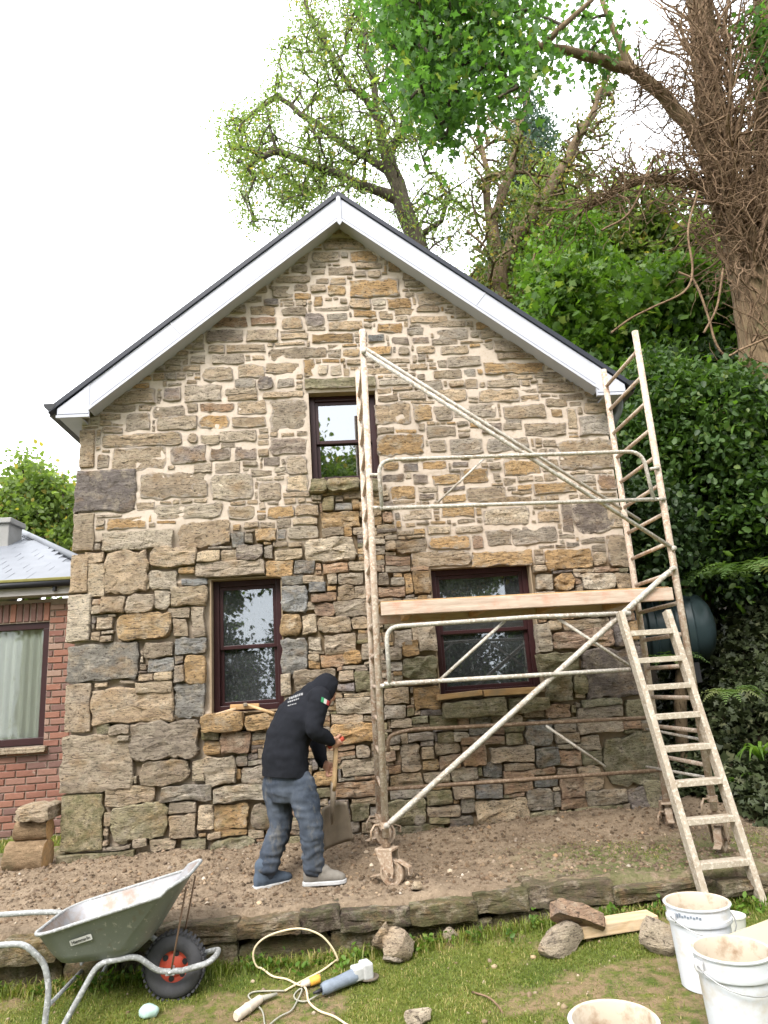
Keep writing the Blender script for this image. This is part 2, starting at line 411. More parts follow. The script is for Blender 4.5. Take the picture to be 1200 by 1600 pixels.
# ------------------------------------------------------------------ ground
def lawn_z(x, y):
    d = max(0., -1.6-y); r = smooth(-.4, 1.8, x)
    return -.305 + .085*r - (.15-.05*r)*min(.45, d) - .02*d + .014*fbm(x, y, 3.3, .9, 3) + .010*nz(x, y, 9., 4.)
def bank_z(x, y):
    b = 1.7*smooth(3.15, 4.9, x) + 2.6*smooth(4.4, 11, x)
    b *= smooth(-3.4, -.4, y)
    h = 6.0*smooth(5, 30, y)*smooth(-4, 5, x) + 1.5*smooth(6, 40, y)
    return b + h
def ground_z(x, y):
    lo = lawn_z(x, y); hi = -.07 + .015*fbm(x, y, 1.7, 1.1, 3)
    t = smooth(-1.47, -1.40, y)
    return lo*(1-t) + hi*t + bank_z(x, y)
def lines(spec):
    out = []
    for a, b, n in spec: out += list(np.linspace(a, b, n, endpoint=False))
    return np.array(out + [spec[-1][1]])
def grid_mesh(name, xs, ys, zf, attrs=None):
    X, Y = np.meshgrid(xs, ys, indexing='ij'); Z = np.array([[zf(x, y) for y in ys] for x in xs])
    V = np.stack([X, Y, Z], -1).reshape(-1, 3); ny = len(ys)
    i, j = np.meshgrid(np.arange(len(xs)-1), np.arange(ny-1), indexing='ij')
    a = (i*ny+j).ravel(); F = np.stack([a, a+ny, a+ny+1, a+1], -1)
    at = {k: ('FLOAT', np.array([[f(x, y) for y in ys] for x in xs]).ravel()) for k, f in (attrs or {}).items()}
    return np_mesh(name, V, F, at)
gx = lines([(-120, -12, 14), (-12, -4, 20), (-4, 4, 90), (4, 12, 30), (12, 120, 14)])
gy = lines([(-90, -8, 14), (-8, -4, 14), (-4, -1.55, 40), (-1.55, -1.35, 6), (-1.35, 4, 24), (4, 30, 26), (30, 140, 14)])
def bare(x, y): return smooth(.10, .32, fbm(x, y*1.3, 6.6, 1.1, 4)) if -5 < y < -1.4 else 0.
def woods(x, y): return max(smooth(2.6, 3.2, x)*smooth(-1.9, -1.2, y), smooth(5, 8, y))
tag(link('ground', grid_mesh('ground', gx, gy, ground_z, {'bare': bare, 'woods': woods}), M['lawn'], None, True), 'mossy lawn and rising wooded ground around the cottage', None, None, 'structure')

def bed_z(x, y):
    e = smooth(-1.545, -1.47, y)
    z = -.045 + .045*smooth(-1.5, -.2, y) + .035*fbm(x, y, 5.1, 1.5, 4) + .030*abs(nz(x, y, 2., 7.)) + .014*nz(x, y, 4., 19.)
    z += .10*math.exp(-((y+.12)/.22)**2)*(.35+.65*smooth(.3, 1.6, x)) + .05*math.exp(-((x+.05)**2+(y+.45)**2)/.12)
    z -= .3*(1-e)*.25
    z -= .25*smooth(.75, 1.0, y)
    return z + bank_z(x, y)*.98
def bed_grass(x, y):
    a = smooth(.7, 1.6, x)*smooth(-.5, -.95, y)*(1-smooth(-1.38, -1.45, y)*.3)
    return max(.9*a, .8*smooth(.2, .7, y)*smooth(-2.4, -2.9, x))
bx_ = lines([(-7, -3.4, 40), (-3.4, 3.0, 250), (3.0, 3.6, 10)]); by_ = lines([(-1.54, .15, 78), (.15, 1.0, 24)])
tag(link('soil_bed', grid_mesh('soil_bed', bx_, by_, bed_z, {'grass': bed_grass}), M['soil'], None, True),
    'strip of freshly turned brown soil along the cottage foot', None, None, 'structure')

# ------------------------------------------------------------------ stones
TONE = dict(b=(.53, .43, .32), p=(.62, .53, .41), o=(.55, .375, .20), g=(.46, .40, .33), d=(.29, .25, .23),
            s=(.33, .33, .32), r=(.46, .315, .22), m=(.41, .365, .24))
WARP = [1.]
def warp(x, z):
    """one gentle drift shared by all stones of the wall, so joints wander but keep their width"""
    return (.013*nz(x, 3.1, z, 5.) + .007*nz(x, 7.7, z, 14.), .015*nz(x, 11.3, z, 4.) + .009*nz(x, 17.9, z, 13.))
def stone_geo(u0, v0, u1, v1, prot, rnd=.3, jit=.07, back=.05, rough=.012, nmin=12, seed=0, tilt=.02):
    """a faced rubble stone on the wall plane: (x, y, z) lists; y is negative towards the viewer"""
    R_ = random.Random(seed); w, h = u1-u0, v1-v0; m = min(w, h); cx, cz = (u0+u1)/2, (v0+v1)/2
    r = m*rnd*R_.uniform(.6, 1.3); r = min(r, m*.49)
    out = []
    def seg(a, b, k):
        for i in range(k): out.append((a[0]+(b[0]-a[0])*i/k, a[1]+(b[1]-a[1])*i/k))
    hx, hz = w/2, h/2; rr = [r*R_.uniform(.5, 1.4) for _ in range(4)]; rr = [min(q, m*.49) for q in rr]
    kx = max(1, min(9, int(w/.05))); kz = max(1, min(7, int(h/.05)))
    cor = [(-hx, -hz), (hx, -hz), (hx, hz), (-hx, hz)]; dirs = [(1, 0), (0, 1), (-1, 0), (0, -1)]
    for c in range(4):
        p = cor[c]; q = cor[(c+1) % 4]; d = dirs[c]; d0 = dirs[c-1]
        # rounded corner at p
        for t in (0., .5):
            a = (p[0]-d0[0]*rr[c]*(1-t)**2 + d[0]*rr[c]*t*t, p[1]-d0[1]*rr[c]*(1-t)**2 + d[1]*rr[c]*t*t)
            out.append(a)
        s0 = (p[0]+d[0]*rr[c], p[1]+d[1]*rr[c]); s1 = (q[0]-d[0]*rr[(c+1) % 4], q[1]-d[1]*rr[(c+1) % 4])
        seg(s0, s1, kx if c % 2 == 0 else kz)
    N = len(out); ox = R_.uniform(0, 50)
    O = []
    for (a, b) in out:
        k = 1 + 0.0
        a += jit*m*(nz(ox+a*7, b*7, 1.) + .5*R_.uniform(-1, 1)); b += jit*m*(nz(ox+a*7, b*7, 8.) + .5*R_.uniform(-1, 1))
        wx_, wz_ = warp(cx+a, cz+b); O.append((a*k+wx_*WARP[0], b*k+wz_*WARP[0]))
    tx, tz = R_.uniform(-tilt, tilt)/max(w, .1), R_.uniform(-tilt, tilt)/max(h, .08)
    V = []; F = []
    def ring(d, y, amp):
        for (a, b) in O:
            fx = max(.12, 1-d*m/hx); fz = max(.10, 1-d*m/hz)
            aa, bb = a*fx, b*fz
            if amp: aa += R_.uniform(-.025, .025)*m; bb += R_.uniform(-.025, .025)*m
            yy = y + (amp*(fbm(ox+aa*8, bb*11, 3., 1., 3)*1.7 + R_.uniform(-.12, .12)) + tx*aa + tz*bb if amp else 0)
            V.append((cx+aa, yy, cz+bb))
    ring(0., back, 0); ring(.0, -prot*.55, rough*.45); ring(.035, -prot*.95, rough*.7); ring(.15, -prot, rough); ring(.33, -prot*1.04, rough)
    V.append((cx, -prot*1.06+R_.uniform(-1, 1)*rough*.6, cz))
    for k in range(4):
        for j in range(N): F.append((k*N+j, k*N+(j+1) % N, (k+1)*N+(j+1) % N, (k+1)*N+j))
    b = 4*N
    for j in range(N): F.append((b+j, b+(j+1) % N, 5*N))
    return V, F
def stone_mesh(geos, name='stone'):
    """geos: list of (V, F, colour, moss)"""
    V = []; F = []; C = []; W_ = []; S_ = []
    for (v, f, c, mo, *sm) in geos:
        b = len(V); V += v; F += [tuple(i+b for i in q) for q in f]; C += [(*c, 1)]*len(v); W_ += [mo]*len(v)
        k = sm[0] if sm else -1.; n_ = (len(v)-1)//5
        S_ += [-1.]*len(v) if k < 0 else [k*q-1.*(1-q) for q in (1., 1., .95, .74, .30) for _ in range(n_)]+[-1.]
    me = bpy.data.meshes.new(name); me.from_pydata(V, [], F); me.update()
    a = me.color_attributes.new('tone', 'FLOAT_COLOR', 'POINT'); a.data.foreach_set('color', np.array(C, dtype=np.float32).ravel())
    a = me.attributes.new('smear', 'FLOAT', 'POINT'); a.data.foreach_set('value', np.array(S_, dtype=np.float32))
    a = me.attributes.new('moss', 'FLOAT', 'POINT'); a.data.foreach_set('value', np.array(W_, dtype=np.float32))
    me.materials.append(M['stone']); me.shade_smooth(); me.set_sharp_from_angle(angle=math.radians(30))
    return me
def vary(c, R_=random, a=.22):
    k = R_.uniform(1-a, 1+a); h = R_.uniform(-.05, .05)
    return (c[0]*k*(1+h), c[1]*k, c[2]*k*(1-h*1.5))

STONES = """
165 610 243 632 b;255 606 284 626 d;288 602 346 628 g;160 634 213 644 b;240 634 288 653 b;292 631 309 644 b;157 647 188 656 b;197 646 236 673 g;245 651 308 672 b;160 677 284 698 b;
293 677 309 692 b;152 711 171 732 g;176 699 259 735 b;266 697 322 723 d;219 738 324 778 b;303 726 330 738 b;213 785 243 798 b;240 787 347 811 p;
167 808 228 826 o;160 828 270 860 p;133 864 163 879 b;164 862 231 926 b;234 856 307 885 b;278 887 305 896 o;234 891 276 921 p;222 900 233 921 p;285 904 324 915 s;
159 932 196 957 b;198 930 242 956 b;243 922 267 952 p;269 917 323 948 p;184 958 269 1000 o;153 966 176 984 b;263 951 298 965 b;300 949 321 994 b;271 967 292 993 b;272 996 322 1023 s;
226 1005 270 1027 b;233 1029 272 1049 s;290 1025 321 1068 o;273 1040 289 1066 g;242 1050 270 1063 p;214 1065 270 1082 p;274 1069 320 1119 s;144 1075 270 1129 b;203 1126 312 1186 g;150 1131 170 1146 m;170 1132 203 1148 b;184 1149 203 1159 b;
219 1188 297 1226 b;302 1187 322 1222 p;165 1228 242 1259 b;250 1227 333 1252 g;175 1258 261 1314 m;163 1268 174 1290 b;263 1254 307 1271 b;265 1273 307 1307 b;309 1257 334 1296 p;335 1257 387 1296 o;
207 1311 231 1324 b;234 1311 276 1328 b;284 1309 322 1328 m;215 1330 320 1356 b;330 1311 400 1353 m;
515 359 533 367 b;506 371 568 390 b;488 394 531 409 b;546 392 590 410 o;455 394 483 411 b;555 411 597 420 b;485 411 509 419 g;455 415 480 427 b;422 417 440 427 d;512 417 550 431 b;486 421 507 429 b;575 424 596 435 b;552 424 572 434 g;431 431 485 442 b;494 435 514 444 b;516 434 540 445 b;546 438 624 464 o;397 432 422 442 b;380 445 417 460 b;427 446 457 464 b;460 444 481 455 b;484 446 510 457 b;512 446 539 463 o;460 458 485 468 o;490 463 504 478 o;360 464 409 473 g;412 466 436 478 d;545 467 580 483 b;492 480 545 486 g;345 476 385 490 b;391 479 432 493 b;440 480 479 493 b;552 485 588 495 o;330 495 386 512 r;392 496 432 508 r;440 495 472 514 b;477 489 509 510 d;478 511 509 516 b;512 490 542 500 g;514 502 565 516 b;321 516 379 535 d;385 515 435 534 b;439 521 480 530 b;487 522 553 536 o;575 525 601 536 s;430 535 475 540 b;354 539 416 551 b;325 539 351 552 b;419 544 509 560 b;510 546 532 559 g;536 544 561 557 o;570 543 612 556 o;329 554 382 569 g;298 555 320 569 g;395 555 414 562 b;372 569 414 591 b;316 574 365 597 b;415 567 467 584 b;474 562 491 589 o;496 570 512 586 p;516 570 534 587 p;542 562 565 570 b;402 590 426 610 d;432 591 460 605 g;367 592 400 607 g;352 607 402 617 b;356 618 402 626 b;410 612 475 622 b;
370 627 416 646 b;312 631 366 644 r;421 626 478 672 b;312 649 359 670 o;362 650 415 667 b;314 681 342 695 p;341 672 400 690 b;422 684 479 710 d;328 700 360 719 d;367 697 401 719 d;344 692 366 700 g;303 724 332 739 b;336 722 377 739 b;380 722 402 730 b;412 714 436 727 d;447 712 480 741 b;392 734 424 745 b;330 741 396 781 p;447 743 481 766 p;405 754 439 782 b;300 755 325 775 b;356 791 398 812 p;416 791 459 809 o;460 789 499 806 b;278 814 362 853 b;382 815 404 825 b;406 816 429 825 b;431 810 454 825 g;456 810 496 820 p;449 822 497 841 p;400 827 430 847 o;433 827 447 845 s;364 832 382 854 s;384 836 395 849 g;425 847 450 855 b;451 847 472 856 b;309 861 344 878 p;346 860 370 877 b;372 852 411 876 d;413 855 425 871 g;430 860 472 874 p;
307 876 414 900 b;415 875 458 900 o;461 876 491 897 s;503 800 562 824 o;525 786 550 796 s;505 777 522 797 m;503 826 536 839 g;537 825 550 839 o;476 842 557 876 p;505 880 544 896 r;546 877 572 892 p;440 900 474 913 s;475 901 505 912 b;512 897 526 913 p;529 896 568 914 g;440 915 481 958 s;484 910 508 926 s;487 928 526 941 r;527 917 554 938 b;555 917 573 936 b;491 945 523 962 r;524 939 574 962 b;478 941 490 953 b;440 960 471 993 o;473 961 494 991 p;496 964 549 987 b;550 964 574 982 b;507 991 556 1021 b;440 998 480 1050 s;482 996 501 1016 p;502 1022 536 1041 r;537 1015 564 1038 o;565 1007 581 1030 g;461 1046 525 1082 b;440 1052 455 1086 p;531 1049 552 1064 b;555 1052 582 1080 m;526 1091 581 1115 p;517 1117 566 1129 b;517 1131 585 1160 o;557 1165 577 1185 g;535 1187 586 1212 b;525 1221 587 1245 r;549 1257 577 1280 m;492 1205 525 1227 o;495 1232 517 1247 m;452 1308 470 1326 m;550 1247 588 1256 b;530 1285 560 1300 g;565 1284 588 1302 b;
320 1158 344 1180 o;346 1142 392 1176 r;322 1184 368 1225 p;378 1196 412 1226 g;335 1228 418 1250 p;394 1255 424 1295 b;390 1298 412 1310 b;
591 897 606 915 b;611 903 631 915 p;633 896 644 927 o;646 894 671 928 o;592 918 632 933 r;602 871 641 884 r;602 886 641 894 b;643 887 669 893 r;643 861 735 885 b;736 860 832 884 o;615 985 644 1008 g;655 978 680 1017 b;628 1003 653 1023 o;629 1025 683 1060 m;601 1076 638 1099 b;647 1073 686 1108 o;601 1102 634 1121 g;604 1010 626 1030 g;606 1034 627 1048 g;600 972 640 982 m;645 980 654 1003 b;
852 858 925 889 o;928 864 947 883 b;838 897 863 921 p;867 897 896 922 o;910 896 962 921 p;964 896 986 920 b;839 975 860 1018 p;857 970 876 983 p;863 985 958 1013 r;880 968 952 984 b;984 970 1000 1000 o;843 1020 904 1048 m;854 1052 894 1096 m;896 1053 917 1082 m;911 1014 1010 1089 d;907 1092 970 1103 m;902 1105 973 1122 g;978 1093 1014 1124 m;961 972 982 1010 d;
612 1123 642 1135 b;645 1132 672 1139 b;671 1118 713 1136 m;716 1119 732 1132 r;734 1116 768 1149 s;609 1149 624 1162 g;638 1145 677 1157 g;685 1145 708 1159 m;709 1144 731 1157 p;660 1166 677 1184 b;627 1162 657 1206 b;679 1160 718 1178 b;662 1186 685 1203 o;687 1180 719 1202 r;719 1151 752 1162 r;721 1164 760 1197 r;767 1167 834 1190 b;757 1193 784 1214 s;706 1200 746 1220 g;610 1210 660 1230 b;610 1234 663 1246 g;665 1236 705 1256 m;707 1229 741 1247 b;744 1226 785 1246 s;787 1222 833 1238 r;719 1248 742 1267 g;745 1249 826 1286 p;666 1259 718 1274 b;703 1275 739 1289 d;648 1273 663 1290 g;671 1276 702 1285 m;696 1291 738 1305 m;746 1289 782 1307 b;784 1290 819 1305 s;609 1248 663 1288 m;611 1290 694 1311 m;787 1193 834 1202 b;787 1204 834 1219 r;662 1208 704 1222 b;790 1145 815 1163 m;755 1151 786 1163 r;
818 1104 851 1120 b;853 1102 890 1120 r;821 1124 864 1165 s;867 1130 900 1142 g;903 1126 972 1144 g;869 1144 904 1160 g;907 1151 936 1171 g;837 1169 872 1198 s;874 1171 908 1197 r;911 1173 940 1194 m;831 1201 867 1210 r;942 1147 1034 1228 m;836 1216 871 1229 s;877 1215 914 1247 r;903 1197 940 1234 b;824 1233 864 1266 g;866 1238 876 1260 g;878 1249 917 1262 r;917 1235 978 1255 p;828 1268 874 1299 m;876 1267 895 1290 m;897 1259 974 1284 m;984 1232 1040 1282 d;
586 630 641 662 b;646 632 675 657 o;680 634 706 658 g;708 631 775 652 g;589 668 616 678 g;618 671 650 677 o;589 680 662 711 o;667 666 712 684 g;672 688 696 706 g;703 687 754 709 g;752 660 785 678 d;760 684 827 706 g;598 721 624 735 o;631 724 655 738 d;662 720 698 734 o;706 721 732 729 d;597 741 632 753 d;646 742 670 755 d;676 741 720 756 o;722 733 762 755 o;610 759 647 780 o;652 759 684 768 b;692 760 728 767 d;690 773 729 786 o;730 762 790 784 b;654 771 678 781 d;598 801 614 818 r;628 797 676 813 b;690 793 741 808 o;755 792 826 820 p;668 822 704 834 p;712 822 754 832 b;620 844 666 864 g;602 846 618 860 b;670 837 736 858 o;738 835 754 856 r;760 829 799 852 g;
757 566 851 585 o;834 580 879 591 g;786 586 832 593 b;761 594 811 606 b;840 598 897 613 b;749 608 811 628 b;813 617 842 627 b;786 634 851 654 b;860 640 877 651 o;852 622 886 636 b;872 615 910 625 g;820 660 884 682 g;886 638 901 670 p;905 650 952 681 g;912 629 950 645 b;849 687 870 698 b;873 687 958 733 b;787 720 845 742 o;832 754 900 771 o;933 741 964 766 r;878 785 895 831 d;896 780 962 833 d;839 798 873 816 b;800 823 871 850 g;907 840 946 849 b;951 836 981 885 b;787 661 816 672 b;790 655 815 661 g;762 776 830 786 b;808 743 832 752 b;770 738 782 752 b;
607 406 624 425 o;628 424 660 437 b;631 439 667 448 b;650 457 710 477 b;605 467 642 483 o;592 485 615 499 b;617 483 647 492 b;640 494 700 505 b;710 477 750 496 b;670 502 725 511 b;742 502 770 515 o;590 505 630 521 o;680 514 731 530 g;750 515 792 529 b;675 530 715 539 b;611 527 639 539 d;645 526 671 536 d;689 540 732 554 b;650 540 680 552 b;622 542 640 555 g;771 533 815 551 g;699 557 752 574 g;684 562 698 574 b;777 552 835 561 b;677 579 721 592 g;724 577 744 589 g;701 595 725 605 b;726 592 747 607 b;682 609 729 627 b;657 595 690 610 g;624 612 665 625 b;640 568 668 578 b;595 560 640 568 b;575 575 620 584 b;592 592 640 602 p;
"""
QUOINS = """125 673 148 731 b;118 736 213 800 d;115 803 147 862 b;111 868 138 926 b;139 881 163 932 p;105 929 142 1003 p;105 1006 216 1064 s;102 1068 142 1144 b;97 1148 208 1236 g;95 1240 161 1330 m;88 1332 210 1372 m"""
WINS = {'lower_left': (-1.347, -.717, 1.125, 2.300), 'lower_right': (.677, 1.615, 1.128, 2.288), 'upper': (-.389, .271, 3.195, 4.112)}
LINTEL = ("475 591 587 607 m",)

def raked(x, z, deep=False):
    """0 = freshly pointed flush joint, 1 = old joint raked out deep"""
    lim = 2.62 + .15*nz(x, 0, 4., 2.)
    if x > .62: lim = 2.33 + .05*nz(x, 1, 4., 3.)
    if -.38 < x < .35: lim = 3.05
    if x < -.75: lim = 2.75
    k = 1-smooth(lim-.16, lim+.10, z)
    if x < -1.35 and not deep: k *= .45 + .2*nz(x, z, 0, 2.)     # the corner side keeps most of its old pale mortar
    return k
cottage = empty('stone_cottage', (0, 0, 0), 'two-storey rubble stone cottage gable with white bargeboards and three maroon windows', 'cottage')
def px_rect(x0, y0, x1, y1):
    a = U((x0+x1)/2, y1, 0.); b = U((x0+x1)/2, y0, 0.); l = U(x0, (y0+y1)/2, 0.); r = U(x1, (y0+y1)/2, 0.)
    return l[0], a[2], r[0], b[2]
recs = []
def parse(txt, quoin=False, lintel=False):
    for t in txt.replace('\n', '').split(';'):
        q = t.split()
        if len(q) != 5: continue
        r = px_rect(*map(float, q[:4])); recs.append((r, q[4], quoin, lintel))
parse(STONES); parse(QUOINS, True); parse(';'.join(LINTEL), False, True)
# right-hand corner stones that nothing above lists
for (r_, c_) in (((2.43, 2.58, 2.62, 2.80), 'b'), ((2.40, .02, 2.62, .30), 'm')): recs.append((r_, c_, True, False))

ROOF_PITCH = (6.20-3.98)/2.72                      # rise per metre
def gable_z(x): return 6.04 - ROOF_PITCH*abs(x-.01)          # underside of the bargeboards
def in_open(x, z, e=0.):
    return any(a-e < x < b+e and c-e < z < d+e for (a, b, c, d) in WINS.values())
# free space left between the listed stones is filled with small packing stones
CELL = .0125; GX0, GZ0 = -2.65, -.12; NX, NZ = int(5.3/CELL), int(6.3/CELL)
occ = np.zeros((NX, NZ), bool)
xx = GX0 + (np.arange(NX)+.5)*CELL; zz = GZ0 + (np.arange(NZ)+.5)*CELL
occ |= (zz[None, :] > (6.00 - ROOF_PITCH*np.abs(xx-.01))[:, None]); occ[np.abs(xx) > 2.55, :] = True
def mark(r, e=.006):
    i0, i1 = int((r[0]-e-GX0)/CELL), int(math.ceil((r[2]+e-GX0)/CELL)); j0, j1 = int((r[1]-e-GZ0)/CELL), int(math.ceil((r[3]+e-GZ0)/CELL))
    occ[max(0, i0):max(0, i1), max(0, j0):max(0, j1)] = True
for (r_, c_, q_, l_) in recs: mark(r_)
for (a, b, c, d) in WINS.values(): mark((a, c-.10, b, d), .012)
fill = []
R3 = random.Random(3)
free = np.argwhere(~occ); R3.shuffle(fl := free.tolist())
for (i, j) in fl:
    if occ[i, j]: continue
    x, z = xx[i], zz[j]; k = raked(x, z)
    mw = R3.uniform(.06, .26); mh = R3.uniform(.03, .085)
    i0 = i1 = i; j0 = j1 = j; grow = True
    while grow:
        grow = False
        if (i1-i0+1)*CELL < mw:
            if i1+1 < NX and not occ[i1+1, j0:j1+1].any(): i1 += 1; grow = True
            if i0-1 >= 0 and not occ[i0-1, j0:j1+1].any(): i0 -= 1; grow = True
        if (j1-j0+1)*CELL < mh:
            if j1+1 < NZ and not occ[i0:i1+1, j1+1].any(): j1 += 1; grow = True
            if j0-1 >= 0 and not occ[i0:i1+1, j0-1].any(): j0 -= 1; grow = True
    w, h = (i1-i0+1)*CELL, (j1-j0+1)*CELL
    mn = .036 if k < .5 else .022
    if min(w, h) < mn or max(w, h) < .05:
        occ[i, j] = True; continue
    g_ = .008 if k > .5 else .011
    r_ = (xx[i0]-CELL/2+g_*.5, zz[j0]-CELL/2+g_*.5, xx[i1]+CELL/2-g_*.5, zz[j1]+CELL/2-g_*.5)
    occ[i0:i1+1, j0:j1+1] = True
    if k < .5 and R3.random() < .12: continue
    c_ = R3.choice('bbbbgpob' if k < .5 else 'bbgrmrdop')
    fill.append((r_, c_, False, False))
allst = sorted(recs, key=lambda t: -(t[0][2]-t[0][0])*(t[0][3]-t[0][1])) + fill
singles, joined = [], []
for idx, (r_, c_, q_, l_) in enumerate(allst):
    x, z = (r_[0]+r_[2])/2, (r_[1]+r_[3])/2; w, h = r_[2]-r_[0], r_[3]-r_[1]; k = raked(x, z)
    if w <= 0.01 or h <= 0.01: continue
    R_ = random.Random(idx*13+5)
    kd = raked(x, z, True); prot = R_.uniform(.006, .022)*(1-kd) + R_.uniform(.008, .046)*kd
    if min(w, h) < .05: prot *= .7
    if l_: prot = .03
    if q_: prot = R_.uniform(.012, .03)
    g_ = -.003 if k > .5 else .0015
    e = .20 if q_ else .055 + .035*k
    mo = 0.
    if c_ == 'm': mo = R_.uniform(.5, .9)
    elif z < .75: mo = R_.uniform(.1, .55)
    elif z < 1.2: mo = R_.uniform(0, .25)
    WARP[0] = .35 if q_ else 1.
    V_, F_ = stone_geo(r_[0]+g_, r_[1]+g_, r_[2]-g_, r_[3]-g_, prot, .06 if q_ else R_.uniform(.06, .30), .03 if q_ else .075, e,
                       min(.016, .10*min(w, h))*(.5+.6*k) if not q_ else .008, seed=idx, tilt=.012 if k < .5 else .02)
    geo = (V_, F_, vary(TONE[c_], R_), mo, (.70*(1-kd) + .05*kd) if not q_ else .05)
    (singles if idx < 300 else joined).append(geo)
for g_ in singles: link('stone', stone_mesh([g_]), None, cottage)
tag(link('packing_stones', stone_mesh(joined, 'packing_stones'), None, cottage), None, None, None, 'stuff')

# mortar face: a fine grid with the openings left out, deeper where the joints are raked
def axis_lines(lo, hi, keys, step):
    ks = sorted(set([lo, hi]+[k for k in keys if lo < k < hi])); out = []
    for a, b in zip(ks[:-1], ks[1:]): out += list(np.linspace(a, b, max(1, int(round((b-a)/step))), endpoint=False))
    return np.array(out+[hi])
ax_ = axis_lines(-2.56, 2.56, [v for w_ in WINS.values() for v in w_[:2]], .032)
az_ = axis_lines(-.15, 6.12, [v for w_ in WINS.values() for v in w_[2:]], .032)
Vm, Rk = [], []
for x in ax_:
    for z in az_:
        k = raked(x, z)
        edge = any(abs(x-q) < .02 for w_ in WINS.values() for q in w_[:2]) or any(abs(z-q) < .02 for w_ in WINS.values() for q in w_[2:])
        kd = raked(x, z, True); d = .046*kd + (.010*fbm(x, 0, z, 7., 3) + .006*nz(x, 0, z, 23.))*(.5+.9*k)
        Vm.append((x, max(-.004, d) if not edge else .012, z)); Rk.append(min(1., k+.25*max(0, fbm(x, 2, z, 2.5, 3))*smooth(3.4, 2.4, z)))
nzl = len(az_); Fm = []
for i in range(len(ax_)-1):
    for j in range(nzl-1):
        x, z = (ax_[i]+ax_[i+1])/2, (az_[j]+az_[j+1])/2
        if in_open(x, z) or z > gable_z(x)+.20: continue
        a = i*nzl+j; Fm.append((a, a+nzl, a+nzl+1, a+1))
o = link('mortar', np_mesh('mortar', np.array(Vm), np.array(Fm), {'raked': ('FLOAT', np.array(Rk))}), M['mortar'], cottage, True)
# side and back walls behind the corner stones
b = MB()
HL = 6.6
for sx in (-1, 1):
    b.box((sx*2.52, HL/2+.05, 1.86), (.08, HL, 4.1))
b.prism([(-2.55, HL, -.15), (2.55, HL, -.15), (2.55, HL, 3.9), (0, HL, 6.0), (-2.55, HL, 3.9)], (0, .1, 0))
b.build('rear_wall', M['mortar'], cottage)
sg = []
for sx in (-1, 1):
    z = -.1; R4 = random.Random(9+sx)
    while z < 3.8:
        h = R4.uniform(.09, .24); y = R4.uniform(.2, .3)
        while y < 6.4:
            w = R4.uniform(.15, .5)
            v_, f_ = stone_geo(y, z, y+w, z+h, .02, .25, .08, .03, .01, seed=int(y*100+z*1000))
            v_ = [(sx*(2.565-p[1]), p[0], p[2]) for p in v_]
            sg.append((v_, f_ if sx > 0 else [q[::-1] for q in f_], vary(TONE[R4.choice('bbgpdr')], R4), .2)); y += w+.02
        z += h+.02
tag(link('side_wall_stones', stone_mesh(sg, 'side_wall_stones'), None, cottage), None, None, None, 'stuff')

